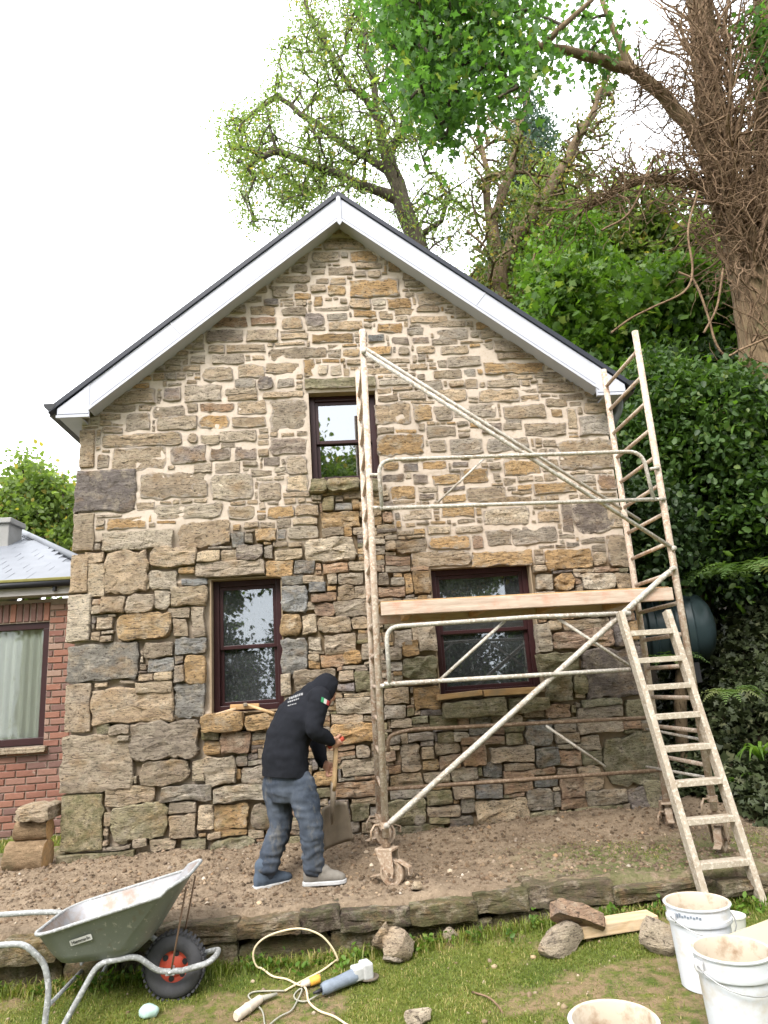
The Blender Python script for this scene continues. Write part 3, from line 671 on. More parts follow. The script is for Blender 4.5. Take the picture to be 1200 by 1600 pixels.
# ---- roof, bargeboards, gutters
YB = -.20                                            # face of the bargeboards
def slope_pts(off, x_in, x_out, sx):                # points on a line parallel to the roof slope, off above gable line
    return [(sx*x_in + .01, off + 6.04 - ROOF_PITCH*x_in), (sx*x_out + .01, off + 6.04 - ROOF_PITCH*x_out)]
def strip(sx, lo, hi, x_in, x_out, y0, y1, name, mat, parent, bev=.003):
    a = slope_pts(lo, x_in, x_out, sx); c = slope_pts(hi, x_in, x_out, sx)
    m = MB(); m.prism([(a[0][0], y0, a[0][1]), (a[1][0], y0, a[1][1]), (c[1][0], y0, c[1][1]), (c[0][0], y0, c[0][1])], (0, y1-y0, 0))
    return m.build(name, mat, parent, False, bev)
LO, HI = -.11, .155
for sx in (-1, 1):
    bb = strip(sx, LO, HI, 0.002, 2.50, YB, YB+.018, 'bargeboard', M['upvc_white'], cottage)
    strip(sx, LO-.012, LO+.022, 0.002, 2.44, YB-.012, YB-.0005, 'moulding', M['upvc_white'], bb)
    strip(sx, LO+.030, LO+.044, 0.002, 2.42, YB-.006, YB-.0005, 'moulding', M['upvc_white'], bb)
    for xj in ((1.62,) if sx < 0 else (1.35,)):      # butt joint trim
        m = MB(); zc = 6.04-ROOF_PITCH*xj; n_ = Vector((sx*ROOF_PITCH, 0, 1)).normalized(); c0 = Vector((sx*xj+.01, YB-.002, zc))
        m.beam(c0+n_*(LO+.05)*.85, c0+n_*HI*.82, .012, .006, (0, 1, 0)); m.build('joint_trim', M['upvc_white'], bb)
    # box end at the eaves
    m = MB(); xa, xb = 2.425, 2.715; zb = 3.865
    m.prism([(sx*xa, YB-.004, zb), (sx*xb, YB-.004, zb), (sx*xb, YB-.004, 6.04+HI-.012-ROOF_PITCH*(xb-.01*sx)), (sx*(xa), YB-.004, 6.04+HI-.012-ROOF_PITCH*(xa-.01*sx))], (0, .03, 0))
    be = m.build('eaves_box', M['upvc_white'], cottage, False, .003)
    m = MB(); m.box((sx*(xa+xb)/2, YB-.009, zb+.012), (xb-xa+.01, .01, .024)); m.box((sx*(xa+xb)/2, YB-.007, zb+.04), (xb-xa-.01, .006, .008)); m.build('moulding', M['upvc_white'], be)
    # soffits
    a = slope_pts(LO+.02, 0.0, 2.45, sx)
    m = MB(); m.prism([(a[0][0], YB+.019, a[0][1]), (a[1][0], YB+.019, a[1][1]), (a[1][0], YB+.019, a[1][1]+.012), (a[0][0], YB+.019, a[0][1]+.012)], (0, .23, 0)); m.build('soffit', M['upvc_white'], cottage)
    m = MB(); m.box((sx*2.60, HL/2-.1, 3.872), (.20, HL+.15, .012)); m.box((sx*2.705, HL/2-.1, 3.945), (.018, HL+.15, .13)); m.build('eaves_soffit', M['upvc_white'], cottage)
    # dark dry verge and slates
    strip(sx, HI+.002, HI+.062, 0., 2.80, YB-.02, YB+.06, 'verge_trim', M['dark_verge'], cottage)
    a = slope_pts(HI+.02, 0., 2.82, sx); c = slope_pts(HI+.05, 0., 2.82, sx)
    m = MB(); m.prism([(a[0][0], YB+.062, a[0][1]), (a[1][0], YB+.062, a[1][1]), (c[1][0], YB+.062, c[1][1]), (c[0][0], YB+.062, c[0][1])], (0, HL+.5, 0)); m.build('roof', M['slate_roof'], cottage)
    # gutter with its end cap
    prof = [(sx*(2.725+.055-.055*math.cos(t)), 4.005-.06*math.sin(t)) for t in np.linspace(0, math.pi, 9)]
    inn = [(sx*(2.78-.047*math.cos(t)), 4.005-.052*math.sin(t)) for t in np.linspace(math.pi, 0, 9)]
    m = MB(); m.prism([(p[0], YB-.01, p[1]) for p in prof+inn], (0, HL+.3, 0))
    m.prism([(p[0], YB-.022, p[1]) for p in prof], (0, .0115, 0)); m.build('gutter', M['lead_black'], cottage)
m = MB(); m.box((.01, YB-.010, 5.985+.06), (.045, .016, .33)); m.prism([(-.012, YB-.018, 5.82+.06), (.032, YB-.018, 5.82+.06), (.01, YB-.018, 5.79+.06)], (0, .016, 0)); m.build('apex_drop', M['upvc_white'], cottage, False, .002)
m = MB(); m.tube([(.01, YB+.0, 6.04+HI+.015), (.01, HL+.3, 6.04+HI+.015)], .05, 8); m.build('ridge', M['dark_verge'], cottage, True)
m = MB(); m.tube(fillet([(2.74, .02, 3.93), (2.73, .02, 3.80), (2.655, .10, 3.66), (2.655, .35, 3.55), (2.655, .40, 0.)], .06), .034, 10); m.build('downpipe', M['slate_roof'], cottage, True)

# ---- windows
def window(x0, x1, z0, z1, zr, glass, yf=.11, fw=.052):
    m = MB(); dY = .09
    # reveals lining the opening
    rv = MB()
    for a, c in (((x0-.006, z0, z1), 0), ((x1+.006, z0, z1), 0)):
        rv.box((a[0], .075, (z0+z1)/2), (.012, .125, z1-z0+.02))
    rv.box(((x0+x1)/2, .075, z1+.006), (x1-x0+.02, .125, .012)); rv.box(((x0+x1)/2, .105, z0-.006), (x1-x0+.02, .19, .012))
    me = rv.mesh('reveal'); a = me.attributes.new('raked', 'FLOAT', 'POINT'); a.data.foreach_set('value', np.full(len(rv.v), .9, dtype=np.float32))
    link('reveal', me, M['mortar'], cottage)
    def bars(mb, xa, xb, za, zb, w, y, d, wb=None):
        wb = wb or w
        mb.box((xa+w/2, y+d/2, (za+zb)/2), (w, d, zb-za)); mb.box((xb-w/2, y+d/2, (za+zb)/2), (w, d, zb-za))
        mb.box(((xa+xb)/2, y+d/2, zb-w/2), (xb-xa-2*w, d-.002, w)); mb.box(((xa+xb)/2, y+d/2, za+wb/2), (xb-xa-2*w, d-.002, wb))
    bars(m, x0+.002, x1-.002, z0+.002, z1-.002, fw, yf, dY)
    win = m.build('window', M['maroon_frame'], cottage, False, .004)
    xi0, xi1, zi0, zi1 = x0+fw, x1-fw, z0+fw, z1-fw; sw = .034
    for nm, za, zb, y in (('sash', zr-.016, zi1-.001, yf+.022), ('sash', zi0+.001, zr+.020, yf+.052)):
        s = MB(); bars(s, xi0+.001, xi1-.001, za, zb, sw, y, .028, sw)
        so = s.build(nm, M['maroon_frame'], win, False, .003)
        p = MB(); p.box(((xi0+xi1)/2, y+.014, (za+zb)/2), (xi1-xi0-2*sw+.006, .004, zb-za-2*sw+.006)); p.build('pane', glass, win)
    return win
window(*WINS['lower_left'], 1.69, M['glass_dirty'])
window(*WINS['lower_right'], 1.70, M['glass_dirty'])
window(*WINS['upper'], 3.63, M['glass_clean'])
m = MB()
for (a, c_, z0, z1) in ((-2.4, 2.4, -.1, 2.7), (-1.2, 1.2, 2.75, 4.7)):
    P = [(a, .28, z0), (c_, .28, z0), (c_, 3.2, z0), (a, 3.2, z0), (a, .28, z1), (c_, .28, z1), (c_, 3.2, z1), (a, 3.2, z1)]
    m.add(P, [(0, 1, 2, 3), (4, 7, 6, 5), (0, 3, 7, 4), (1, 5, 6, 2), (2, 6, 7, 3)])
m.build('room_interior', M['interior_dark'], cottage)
# sill stones
def sill(x0, x1, z0, z1, out, c, mo, seed, inn=.10):
    V_, F_ = stone_geo(x0, z0, x1, z1, out, .3, .10, inn, .012, seed=seed)
    link('sill', stone_mesh([(V_, F_, TONE[c], mo)], 'sill'), None, cottage)
for (q, out, c, mo, sd_) in (((316, 1116, 382, 1141), .11, 'o', .15, 901), ((384, 1117, 440, 1138), .10, 'o', .2, 902), ((484, 752, 510, 769), .09, 'm', .8, 903), ((511, 751, 562, 768), .10, 'm', .8, 904),
                    ((563, 752, 592, 768), .08, 'm', .7, 905), ((690, 1096, 790, 1119), .13, 'm', .7, 906), ((792, 1092, 856, 1110), .10, 'm', .8, 907)):
    x0, z0, x1, z1 = px_rect(*q); sill(x0, x1, z0-.01, z1+.012, out, c, mo, sd_)
WARP[0] = .8
# ------------------------------------------------------------------ low retaining wall in front of the soil strip
rw = empty('retaining_wall', (0, -1.55, -.36), 'low mossy dry-stone kerb of squared blocks between soil strip and lawn', 'retaining wall')
def block(x0, x1, z0, z1, yf, dep, c, mo, seed, parent, name='stone', rot=0.):
    V_, F_ = stone_geo(x0, z0, x1, z1, .035, .16, .05, dep, .014, seed=seed, tilt=.03)
    V_ = [(p[0], p[1]+yf, p[2]) for p in V_]
    n = len(V_)
    me = stone_mesh([(V_, F_, tuple(q*(w_ if parent is rw else 1.) for q, w_ in zip(TONE[c], (.40, .36, .31))), mo)]); return link(name, me, None, parent)
R5 = random.Random(21)
def kerb_y(x): return -1.57 + .02*math.sin(x*1.3) - .08*smooth(-1., -3., x)
x = -4.6; k_ = 0
while x < 3.0:
    w = R5.uniform(.22, .55)
    if x > 1.2: w = R5.uniform(.3, .7)
    t = -.05 + R5.uniform(-.04, .02)
    block(x, x+w+.004, -.172+R5.uniform(-.012, .012), t, kerb_y(x+w/2)+R5.uniform(-.045, .03), .22, R5.choice('mmdgm'), R5.uniform(.5, 1.), 500+k_, rw); x += w; k_ += 1
x = -4.7
while x < 3.0:
    w = R5.uniform(.28, .62)
    block(x, x+w+.0, -.46, -.182+R5.uniform(-.015, .010), kerb_y(x+w/2)+.03+R5.uniform(-.02, .03), .2, R5.choice('mmdgmm'), R5.uniform(.6, 1.), 600+k_, rw); x += w; k_ += 1

# ------------------------------------------------------------------ brick house at the left
BH = 1.9
brick_house = empty('brick_house', (-3.7, BH, 0), 'low red brick house with slate roof and curtained maroon window beside the cottage', 'house')
m = MB(); bx0, bx1, bz1 = -6.2, -3.0, 2.50
wx0, wx1, wz0, wz1 = -5.1, -3.555, .87, 2.235
for (a, b_, c, d) in ((bx0, wx0, -.2, bz1), (wx1, bx1, -.2, bz1), (wx0, wx1, -.2, wz0), (wx0, wx1, wz1, bz1)):
    m.box(((a+b_)/2, BH+.13, (c+d)/2), (b_-a, .24, d-c))
m.box((bx1-.1, BH+2.2, 1.15), (.2, 3.9, 2.7))
m.build('wall', M['brick_mortar'], brick_house)
BT = [(.30, .105, .07), (.36, .14, .09), (.25, .085, .065), (.33, .155, .115), (.40, .26, .20), (.20, .09, .08)]
R6 = random.Random(4); shared = {}
def brick(xa, xb, za, zb, yj):
    key = (round(xb-xa, 3), round(zb-za, 3), R6.randrange(5))
    if key not in shared:
        mb = MB(); w, h = key[0], key[1]; e = .006; q = R6.choice(BT)
        P = [(-w/2+e, -.010, -h/2+e), (w/2-e, -.010, -h/2+e), (w/2-e, -.010, h/2-e), (-w/2+e, -.010, h/2-e), (-w/2, 0, -h/2), (w/2, 0, -h/2), (w/2, 0, h/2), (-w/2, 0, h/2),
             (-w/2, .05, -h/2), (w/2, .05, -h/2), (w/2, .05, h/2), (-w/2, .05, h/2)]
        P = [tuple(c+R6.uniform(-.0025, .0025) for c in p) for p in P]
        mb.add(P, [(0, 1, 2, 3), (0, 4, 5, 1), (1, 5, 6, 2), (2, 6, 7, 3), (3, 7, 4, 0), (4, 8, 9, 5), (5, 9, 10, 6), (6, 10, 11, 7), (7, 11, 8, 4)], (*q, 1))
        me = mb.mesh('brick'); me.materials.append(M['brick']); shared[key] = me
    o = link('brick', shared[key], None, brick_house)
    o.location = Vector(o.location) + Vector(((xa+xb)/2, BH+.005-yj, (za+zb)/2)); return o
z = -.05; row = 0
while z < bz1-.07:
    x = -4.05 - (.1125 if row % 2 else 0)
    while x < bx1-.05:
        xa, xb = x, x+.213
        if z+.065 > wz0-.01 and z < wz1+.0:
            if xa < wx1+.004: xa = max(xa, wx1+.004)
        if z+.03 > wz1 and z < wz1+.23 and xa < wx1: xa = max(xa, wx1+.004)
        if xb-xa > .05: brick(xa, min(xb, bx1), z, z+.064, R6.uniform(-.003, .004))
        x += .2245
    z += .0755; row += 1
x = -4.15
while x < wx1-.02:
    brick(x, x+.064, wz1+.012, wz1+.225, R6.uniform(0, .003)); x += .0755
m = MB(); fw = .075
for (c_, s_) in ((((wx0+wx1)/2, BH+.07, wz1-fw/2), (wx1-wx0, .07, fw)), (((wx0+wx1)/2, BH+.07, wz0+fw/2+.01), (wx1-wx0, .07, fw)), ((wx1-fw/2, BH+.07, (wz0+wz1)/2), (fw, .068, wz1-wz0-2*fw)), ((wx0+fw/2, BH+.07, (wz0+wz1)/2), (fw, .068, wz1-wz0-2*fw))):
    m.box(c_, s_)
wn = m.build('window', M['maroon_frame'], brick_house, False, .004)
m = MB(); m.box(((wx0+wx1)/2, BH+.08, (wz0+wz1)/2), (wx1-wx0-.14, .006, wz1-wz0-.14)); m.build('pane', M['glass_clear'], wn)
V_ = []; n_ = 90
for i in range(n_+1):
    xx_ = wx0+.05+(wx1-wx0-.08)*i/n_; yy = BH+.14+.018*math.sin(i*1.1)+.008*math.sin(i*2.7)
    V_ += [(xx_, yy, wz0+.03), (xx_, yy, wz1-.07)]
m = MB(); m.add(V_, [(2*i, 2*i+2, 2*i+3, 2*i+1) for i in range(n_)]); m.build('curtain', M['curtain_net'], wn, True)
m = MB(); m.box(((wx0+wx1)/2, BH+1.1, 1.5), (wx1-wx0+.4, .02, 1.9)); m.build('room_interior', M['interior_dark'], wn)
block(-5.2, wx1+.05, wz0-.065, wz0-.004, BH-.03, .12, 'b', .3, 77, brick_house, 'sill')
# eaves: fascia, gutter, mossy slate edge
ye = BH-.20
m = MB(); m.box(((bx0+bx1)/2, ye+.10, bz1+.03), (bx1-bx0+.3, .2, .02)); m.box(((bx0+bx1)/2, ye, bz1+.07), (bx1-bx0+.3, .02, .10)); m.build('fascia', M['soffit_grey'], brick_house)
m = MB(); m.tube([(bx0, ye-.055, bz1+.13), (bx1+.15, ye-.055, bz1+.135)], .036, 10); m.build('gutter', M['lead_black'], brick_house, True)
for xb_ in (-3.42, -4.3): m = MB(); m.box((xb_, ye-.03, bz1+.075), (.03, .05, .05)); m.build('gutter_bracket', M['lead_black'], brick_house)
rise = .46; zr0 = bz1+.19
m = MB(); m.box(((bx0+bx1)/2+.05, ye-.05, zr0-.005), (bx1-bx0+.4, .05, .035)); m.build('mossy_slate_edge', M['moss_edge'], brick_house, False, .008)
dep = 4.2; zt = zr0+dep*rise
hip = 3.6
m = MB(); m.prism([(bx0-1, ye, zr0-.03), (bx1+.2, ye, zr0-.03), (bx1+.2-hip, ye+dep, zt-.03), (bx0-1, ye+dep, zt-.03)], (0, .02, -.03))
m.prism([(bx1+.2, ye, zr0-.03), (bx1+.2, ye+2*dep, zr0-.03), (bx1+.2-hip, ye+dep, zt-.03)], (-.01, 0, -.03)); m.build('roof', M['slate_roof'], brick_house)
rf = bpy.data.objects['roof.002'] if 'roof.002' in bpy.data.objects else None
sl_shared = []
for q in range(4):
    mb = MB(); mb.box((0, 0, 0), (.247, .36, .007), None, None, .003); me = mb.mesh('slate'); me.materials.append(M['slate_roof']); sl_shared.append(me)
ang = math.atan(rise)
for r in range(12):
    yy = ye+.12+r*.19; zc = zr0+.02+(yy-ye)*rise
    lim = bx1+.2-hip*(yy-ye)/dep
    x = -5.4+(.125 if r % 2 else 0)
    while x < lim-.12:
        o = link('slate', R6.choice(sl_shared), None, brick_house); o.location = Vector(o.location)+Vector((x, yy, zc)); o.rotation_euler = (ang+.02, 0, R6.uniform(-.008, .008)); x += .252
m = MB(); m.tube([(bx1+.2, ye, zr0+.02), (bx1+.2-hip, ye+dep, zt+.03)], .05, 8); m.build('hip_ridge', M['slate_roof'], brick_house, True)
m = MB(); m.box((-5.02, 3.62, 3.3), (.42, .40, 1.10), None, None, .006); ch = m.build('chimney', M['chimney_render'], brick_house, False, .012)
m = MB(); m.box((-5.02, 3.62, 3.88), (.50, .48, .075), None, None, .006); m.build('chimney_cap', M['chimney_render'], ch, False, .012)

# ------------------------------------------------------------------ logs and slab leaning on the cottage corner
def log(x0, x1, y, z, r, name, label, seed):
    R_ = random.Random(seed); V_ = []; n = 20; k = 9
    for i in range(k):
        t = i/(k-1); xx_ = x0+(x1-x0)*t
        for j in range(n):
            a = 2*math.pi*j/n; rr = r*(1+.07*nz(math.cos(a)*1.5, math.sin(a)*1.5, xx_*3+seed)+R_.uniform(-.02, .02))
            V_.append((xx_+R_.uniform(-.004, .004), y+rr*math.cos(a), z+rr*math.sin(a)))
    m = MB(); m.add(V_, [(i*n+j, i*n+(j+1) % n, (i+1)*n+(j+1) % n, (i+1)*n+j) for i in range(k-1) for j in range(n)])
    root = m.build(name, M['log_wood'], None, True)
    for s_, xx_ in ((1, x0), (-1, x1)):
        ring = V_[:n] if s_ > 0 else V_[-n:]
        e = MB(); e.add([(xx_, y, z)]+[tuple(p) for p in ring], [(0, j+1, (j+1) % n+1) for j in range(n)])
        e.build('cut_end', M['board_wood'], root)
    return tag(root, label, 'log', 'logs stacked at the cottage corner')
log(-2.97, -2.66, -.06, .10, .125, 'log', 'thick split log lying lowest in the stack at cottage corner', 3)
log(-2.93, -2.67, -.02, .30, .085, 'log', 'thinner round log in the middle of the corner stack', 5)
V_, F_ = stone_geo(-2.90, .375, -2.63, .50, .13, .35, .12, .16, .02, seed=44)
tag(link('stone_slab', stone_mesh([([(p[0], p[1]-.03, p[2]) for p in V_], F_+[tuple(range(len(V_)//5-1, -1, -1))], TONE['b'], .3)]), None), 'flat sandstone slab lying on top of the log stack', 'stone')

# ------------------------------------------------------------------ oil tank half hidden in the ivy
tk = Vector(U(1036, 985, 1.7)); axd = Vector((.955, -.30, 0)).normalized()
tank = empty('oil_tank', (tk.x, tk.y, .9), 'dark green ribbed plastic oil tank lying behind the scaffold in ivy', 'oil tank')
prof = [(.0, -.86), (.22, -.84), (.38, -.76), (.45, -.66)]
h = -.60
while h < .35:
    prof += [(.46, h), (.46, h+.09), (.50, h+.12), (.50, h+.20), (.46, h+.23)]; h += .25
prof += [(.45, h+.03), (.41, h+.14), (.30, h+.24), (.16, h+.29), (.0, h+.30)]
prof = [(r*.9, q*.8) for r, q in prof]
m = MB(); m.lathe(prof, tk, 40, axd); m.build('tank_body', M['tank_plastic'], tank, False, 0, auto=40)
for s_ in (-.45, .2):
    m = MB(); m.box(tk+axd*s_+Vector((0, 0, -.50)), (.18, .5, .22), Matrix.Rotation(math.atan2(axd.y, axd.x), 3, 'Z')); m.build('support', M['black_plastic'], tank)
m = MB(); m.lathe([(0, .0), (.09, 0), (.09, .05), (0, .06)], tk+Vector((0, 0, .47)), 16); m.build('filler_cap', M['black_plastic'], tank)

# ------------------------------------------------------------------ scaffold tower
YF, YK = -1.15, -.42
sc_ = empty('scaffold_tower', (1.25, -.8, 0), 'paint-splashed mobile scaffold tower with plank deck against the gable', 'scaffold')
def P_(x, y, Y): return Vector(U(x, y, Y))
def post(a, b, r=.0265): m = MB(); m.tube([a, b], r, 10); return m.build('post', M['tube_cream'], sc_, True)
FLt, FLb = P_(566, 516, YF), P_(603, 1308, YF); FRt, FRb = P_(992, 518, YF), P_(1116, 1266, YF)
KLt, KLb = P_(559, 579, YK), P_(594, 1292, YK); KRt, KRb = P_(943, 578, YK), P_(1046, 1284, YK)
for a, b_ in ((FLt, FLb), (FRt, FRb), (KLt, KLb), (KRt, KRb)): post(a, b_)
def on(a, b_, z): t = (z-a.z)/(b_.z-a.z); return a+(b_-a)*t
for (ft, fb, kt, kb, z0) in ((FRt, FRb, KRt, KRb, 3.86), (FLt, FLb, KLt, KLb, 3.86)):
    z = z0
    while z > .35:
        m = MB(); m.tube([on(ft, fb, z), on(kt, kb, z)], .0165, 8); m.build('rung', M['tube_cream'], sc_, True); z -= .2365
def rail(pts, r, mat, name='guard_rail', fr=.0): m = MB(); m.tube(fillet(pts, fr, 6) if fr else pts, r, 8); return m.build(name, mat, sc_, True)
YG = YF-.055
rail([P_(597, 797, YG), P_(591, 719, YG), P_(1003, 705, YG), P_(1022, 783, YG)], .016, M['tube_galv'], fr=.12)
rail([P_(594, 794, YG), P_(1026, 780, YG)], .0155, M['tube_galv'])
for (a, b_) in (((578, 742), (596, 742)), ((582, 793), (600, 793)), ((1016, 733), (1030, 731)), ((1018, 781), (1040, 779))):
    rail([P_(*a, YG+.02), P_(*b_, YG+.02)], .014, M['tube_galv'], 'clip')
rail([P_(609, 1072, YG), P_(603, 980, YG), P_(830, 964, YG), P_(985, 958, YG)], .0165, M['tube_galv'], fr=.10)
rail([P_(600, 1069, YG), P_(985, 1046, YG)], .0155, M['tube_galv'])
rail([P_(789, 970, YG+.03), P_(688, 1062, YG+.03)], .012, M['tube_galv'], 'brace')
rail([P_(870, 965, YG+.03), P_(985, 1041, YG+.03)], .012, M['tube_galv'], 'brace')
rail([P_(594, 1072, YG+.02), P_(612, 1071, YG+.02)], .016, M['tube_galv'], 'clip')
rail([P_(757, 716, YK), P_(684, 785, YK)], .010, M['tube_galv'], 'brace')
YR = YK-.03
rail([P_(607, 1175, YR), P_(606, 1150, YR), P_(640, 1140, YR), P_(1018, 1121, YR)], .0155, M['tube_rust'], fr=.08)
rail([P_(604, 1233, YR), P_(1036, 1203, YR)], .0155, M['tube_rust'])
rail([P_(853, 1134, YR-.02), P_(946, 1198, YR-.02)], .011, M['tube_galv'], 'brace')
rail([P_(568, 550, YF-.03), P_(1052, 857, YF-.03)], .0175, M['tube_galv'], 'diagonal_brace')
rail([P_(566, 541, YK), P_(1000, 813, YK)], .0165, M['tube_galv'], 'diagonal_brace')
rail([P_(603, 1291, YF-.035), P_(615, 1281, YF-.035), P_(1040, 898, YF-.035), P_(1053, 887, YF-.035)], [.014, .021, .021, .014], M['tube_galv'], 'diagonal_brace')
for q in ((568, 550, YF-.03), (1052, 857, YF-.03), (604, 1290, YF-.035), (1052, 888, YF-.035)):
    m = MB(); p = P_(*q); m.tube([p+Vector((0, -.02, 0)), p+Vector((0, .03, 0))], .02, 10); m.build('pin', M['tube_galv'], sc_, True)
rail([P_(1010, 1139, YK+.1), P_(1092, 1155, YF+.1)], .011, M['tube_galv'], 'brace')
rail([P_(1010, 1198, YK+.1), P_(1100, 1214, YF+.1)], .011, M['tube_galv'], 'brace')
# deck
zd = P_(597, 952, YF).z
d0, d1 = P_(595, 952, YF-.0), P_(1050, 928, YF-.0)
m = MB(); m.beam(d0, d1, .045, .098); m.build('deck_beam', M['deck_wood'], sc_, False, .005)
m = MB(); off = Vector((0, YK-YF, .0)); m.beam(d0+off, d1+off, .045, .098); m.build('deck_beam', M['deck_wood'], sc_, False, .005)
for k in range(3):
    yk = YF+.03+(.23*k)+.115; o2 = Vector((0, yk-YF, .052)); m = MB(); m.beam(d0+o2, d1+o2, .222, .024); m.build('deck_board', M['board_wood'], sc_, False, .003)
for k in range(4):
    t = .1+.26*k; c0 = d0+(d1-d0)*t; m = MB(); m.beam(c0+Vector((0, .03, -.005)), c0+Vector((0, YK-YF-.03, -.005)), .05, .06); m.build('deck_joist', M['board_wood'], sc_)
# castors
def castor(top, ground, yaw):
    c = Vector((top.x, top.y, ground)); Mz = Matrix.Rotation(yaw, 3, 'Z'); k = 1.0; wr = .088; wc = c+Mz @ Vector((.035, 0, wr)); ft = max(.19, min(.235, top.z-ground-.03))
    stem = MB(); stem.tube([top+Vector((0, 0, .03)), Vector((c.x, c.y, ground+ft))], .016, 12); stem.lathe([(.0, 0), (.030, 0), (.030, .022), (.0, .022)], (c.x, c.y, ground+ft+.012), 16)
    st = stem.build('castor', M['tube_rust'], sc_, False, 0, auto=40)
    f = MB(); f.box(c+Vector((0, 0, ft)), (.135, .108, .016), Mz); f.build('top_plate', M['caster_rust'], st, False, .003)
    for sy in (-1, 1):
        f = MB(); f.prism([c+Mz @ Vector(p) for p in ((-.062, sy*.051, ft-.008), (.062, sy*.051, ft-.008), (.070, sy*.051, wr+.02), (.058, sy*.051, wr-.026), (.020, sy*.051, wr-.026), (-.01, sy*.051, wr+.02))], Mz @ Vector((0, .006*sy, 0)))
        f.build('fork', M['caster_rust'], st, False, .002)
    w = MB(); axw = Mz @ Vector((0, 1, 0)); w.lathe([(.0, -.024), (.028, -.026), (.034, -.018), (.062, -.018), (.068, -.028), (wr-.004, -.026), (wr, -.016), (wr, .016), (wr-.004, .026), (.068, .028), (.062, .018), (.034, .018), (.028, .026), (0, .024)], wc, 36, axw); w.build('wheel', M['caster_rust'], st, False, 0, auto=30)
    l = MB(); l.tube([wc-axw*.066, wc+axw*.066], .011, 10); l.build('axle', M['tube_rust'], st, False, 0, auto=40)
    l = MB(); l.box(c+Mz @ Vector((.125, 0, .145)), (.10, .060, .007), Mz @ Matrix.Rotation(.45, 3, 'Y')); l.box(c+Mz @ Vector((.168, 0, .105)), (.007, .060, .05), Mz); l.build('brake_pedal', M['caster_rust'], st, False, .002)
    l = MB(); l.box(c+Mz @ Vector((-.085, 0, .065)), (.085, .05, .007), Mz @ Matrix.Rotation(-.2, 3, 'Y')); l.build('brake_pedal', M['caster_rust'], st, False, .002)
    cl = MB(); cl.lathe([(.028, 0), (.037, 0), (.037, .04), (.028, .04)], top+Vector((0, 0, .06)), 16, (0, 0, 1), None, True); cl.build('collar', M['caster_rust'], st, False, 0, auto=40)
    cl = MB(); cl.tube([top+Vector((-.035, -.01, .08)), top+Vector((-.075, -.02, .085)), top+Vector((-.10, -.03, .05)), top+Vector((-.105, -.03, -.01))], .008, 8); cl.build('clamp_handle', M['caster_rust'], st, True)
for tp, yw in ((FLb, -.5), (FRb, .9), (KLb, .4), (KRb, 1.3)):
    castor(tp, bed_z(tp.x, tp.y)-.008, yw)

# ------------------------------------------------------------------ ladder leaning on the tower
ladder = empty('ladder', (2.2, -1.6, -.3), 'pale wooden step ladder leaning on the scaffold guard rail', 'ladder')
Lt, Lb = P_(969, 958, YG-.05), P_(1100, 1400, -1.66); Rt, Rb = P_(1042, 957, YG-.05), P_(1192, 1416, -1.66)
Lt, Rt = Lt+(Lt-Lb)*.004, Rt+(Rt-Rb)*.006
for a, b_ in ((Lt, Lb), (Rt, Rb)):
    m = MB(); m.beam(a, b_, .042, .075, (0, -1, .3)); m.build('stile', M['ladder_wood'], ladder, False, .004)
for py in (998, 1046, 1092, 1140, 1191, 1244, 1299, 1360):
    t = (py-958)/(1400-958); pl = Lt+(Lb-Lt)*t
    best = min((abs((Rt+(Rb-Rt)*q/400).z-pl.z), q) for q in range(400))[1]; pr = Rt+(Rb-Rt)*best/400
    m = MB(); d = (pr-pl).normalized(); m.beam(pl+d*.018, pr-d*.018, .088, .038, (0, 0, 1)); m.build('tread', M['ladder_wood'], ladder, False, .003)
